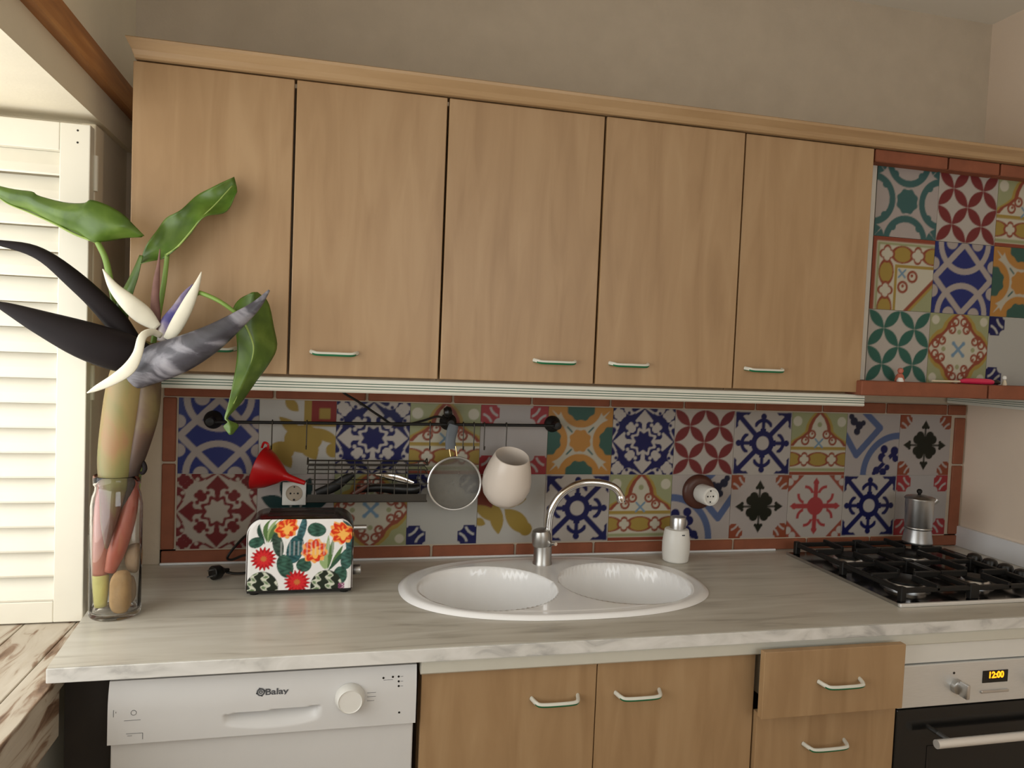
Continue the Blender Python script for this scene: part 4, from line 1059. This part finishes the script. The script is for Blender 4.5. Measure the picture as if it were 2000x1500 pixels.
def blade(name, up, lo, parent, bulge, ripple=.0, n=36, m=14, fold=None):
    U = crs(up, n); Lw = crs(lo, n); bm = bmesh.new(); g = []
    for i in range(n+1):
        row = []
        for j in range(m+1):
            s = j/m; p = Vector(U[i])*(1-s)+Vector(Lw[i])*s
            wdt = (Vector(U[i])-Vector(Lw[i])).length
            p.y += bulge*math.sin(math.pi*s)*min(1, wdt/.05)+ripple*math.sin(i*.55)*(1-2*s)*min(1, wdt/.05)
            if fold: p.y += fold*abs(s-.5)*min(1, wdt/.05)
            row.append(bm.verts.new(p))
        g.append(row)
    for i in range(n):
        for j in range(m): bm.faces.new((g[i][j], g[i+1][j], g[i+1][j+1], g[i][j+1]))
    o = obj(name, bm, leaf_m, parent, smooth='full')
    md = o.modifiers.new('thick', 'SOLIDIFY'); md.thickness = .0012; md.offset = 0
    return o
def leaf(lab, stem, r, base, up=None, lo=None, bulge=0, ripple=0, fold=None, rib=None, split=None, rb=.010, end=None):
    t = thing('leaf', base, lab, 'leaf', 'green leaves standing in the jar')
    bl = blade('blade', up, lo, t, bulge, ripple, fold=fold)
    a = stem[:split] if split else stem
    rr = [r*(.75+.35*i/(len(a)-1)) for i in range(len(a))]
    bm = bmesh.new(); sweep(bm, a, rr, rr, n=36, m=10, ref=(0, 1, .001)); obj('stem', bm, stemg_m, t, smooth='full')
    if split:
        b = stem[split-1:]; rr = [r*1.05]+[rb*(.9 if q == 0 else 1) for q in range(len(b)-2)]+[rb*(1 if end else .62)]
        bm = bmesh.new(); sweep(bm, b, rr, rr, n=24, m=14, ref=(0, 1, .001)); st = obj('stem_base', bm, stemr_m, t, smooth='full')
        if end:
            bm = bmesh.new(); sweep(bm, [b[-1], end[0], end[1]], [rb*1.02, rb*1.0, rb*.8], [rb*1.02, rb*1.0, rb*.8], n=10, m=14); obj('cut_end', bm, cut_m, st, smooth='full')
    if rib:
        bm = bmesh.new(); sweep(bm, rib, [.002, .0022, .0018]+[.0014]*(len(rib)-3), [.0022]*len(rib), n=30, m=8); obj('midrib', bm, veinm_m, bl, smooth='full')
    return t
leaf('green leaf with its tip pointing out of the picture to the left, over the shutter',
     [(-.080, -.41, 1.679), (-.065, -.41, 1.647), (-.057, -.405, 1.606), (-.049, -.395, 1.55), (-.050, -.372, 1.488), (-.062, -.350, 1.381), (-.072, -.350, 1.25), (-.0765, -.360, 1.14), (-.0775, -.366, 1.04), (-.0765, -.368, .985)], .0075, (-.074, -.362, .92),
     [(-.261, -.44, 1.773), (-.224, -.435, 1.767), (-.190, -.43, 1.765), (-.178, -.43, 1.758), (-.134, -.43, 1.750), (-.098, -.43, 1.751), (-.085, -.43, 1.758), (-.055, -.43, 1.750), (-.026, -.425, 1.733), (-.010, -.42, 1.716), (.008, -.415, 1.697)],
     [(-.271, -.43, 1.767), (-.240, -.415, 1.743), (-.208, -.41, 1.731), (-.185, -.41, 1.722), (-.158, -.41, 1.711), (-.130, -.41, 1.697), (-.110, -.41, 1.687), (-.088, -.41, 1.678), (-.069, -.412, 1.680), (-.031, -.412, 1.690), (.003, -.414, 1.694)], -.018, .004,
     rib=[(-.080, -.4125, 1.677), (-.121, -.412, 1.691), (-.158, -.412, 1.709), (-.204, -.412, 1.728), (-.240, -.417, 1.742), (-.262, -.43, 1.762)], split=7, rb=.0165, end=((-.0755, -.370, .955), (-.0745, -.372, .917)))
leaf('upright green leaf leaning right against the first wall cabinet door',
     [(.050, -.405, 1.664), (.045, -.402, 1.613), (.036, -.396, 1.555), (.018, -.372, 1.469), (.000, -.356, 1.339), (-.012, -.358, 1.206), (-.024, -.364, 1.12), (-.042, -.370, 1.045), (-.056, -.374, .992)], .0062, (-.04, -.352, .98),
     [(-.006, -.385, 1.643), (-.001, -.383, 1.669), (.020, -.380, 1.707), (.037, -.378, 1.740), (.068, -.376, 1.759), (.097, -.374, 1.795), (.132, -.372, 1.815), (.171, -.370, 1.842)],
     [(.000, -.41, 1.640), (.025, -.412, 1.648), (.049, -.412, 1.658), (.069, -.412, 1.674), (.095, -.412, 1.710), (.122, -.410, 1.744), (.161, -.405, 1.761), (.181, -.385, 1.807)], .014, .007,
     rib=[(.050, -.413, 1.662), (.070, -.414, 1.678), (.095, -.414, 1.711), (.116, -.406, 1.745), (.140, -.398, 1.775), (.170, -.385, 1.818)], split=6, rb=.0185)
leaf('green leaf hanging down in front of the hanging rail end',
     [(.192, -.43, 1.548), (.160, -.432, 1.570), (.128, -.425, 1.584), (.110, -.418, 1.585), (.086, -.402, 1.557), (.060, -.388, 1.513), (.030, -.366, 1.427), (.004, -.352, 1.307), (-.010, -.346, 1.196), (-.018, -.342, 1.11)], .0055, (-.018, -.345, 1.10),
     [(.219, -.425, 1.594), (.192, -.435, 1.577), (.182, -.440, 1.548), (.192, -.445, 1.497), (.193, -.448, 1.455), (.188, -.448, 1.407), (.180, -.446, 1.359), (.173, -.44, 1.330), (.180, -.442, 1.322), (.172, -.446, 1.312), (.184, -.446, 1.296)],
     [(.229, -.415, 1.596), (.250, -.405, 1.576), (.262, -.400, 1.522), (.269, -.398, 1.479), (.252, -.402, 1.440), (.230, -.410, 1.407), (.200, -.420, 1.358), (.180, -.434, 1.332), (.184, -.436, 1.324), (.200, -.438, 1.314), (.190, -.440, 1.296)], -.004, .006, fold=.034,
     rib=[(.193, -.437, 1.548), (.212, -.432, 1.52), (.226, -.427, 1.48), (.220, -.428, 1.44), (.208, -.431, 1.405), (.190, -.435, 1.36)])
leaf('narrow folded green leaf rising behind the white sepals',
     [(-.030, -.398, 1.515), (-.033, -.392, 1.49), (-.036, -.375, 1.44), (-.044, -.352, 1.35), (-.052, -.343, 1.20), (-.050, -.345, 1.08)], .005, (-.05, -.345, 1.07),
     [(-.006, -.39, 1.660), (-.022, -.395, 1.615), (-.040, -.40, 1.575), (-.048, -.402, 1.540), (-.036, -.40, 1.500)],
     [(.003, -.40, 1.658), (-.004, -.408, 1.612), (-.013, -.412, 1.572), (-.020, -.412, 1.530), (-.028, -.402, 1.498)], -.008, .002)
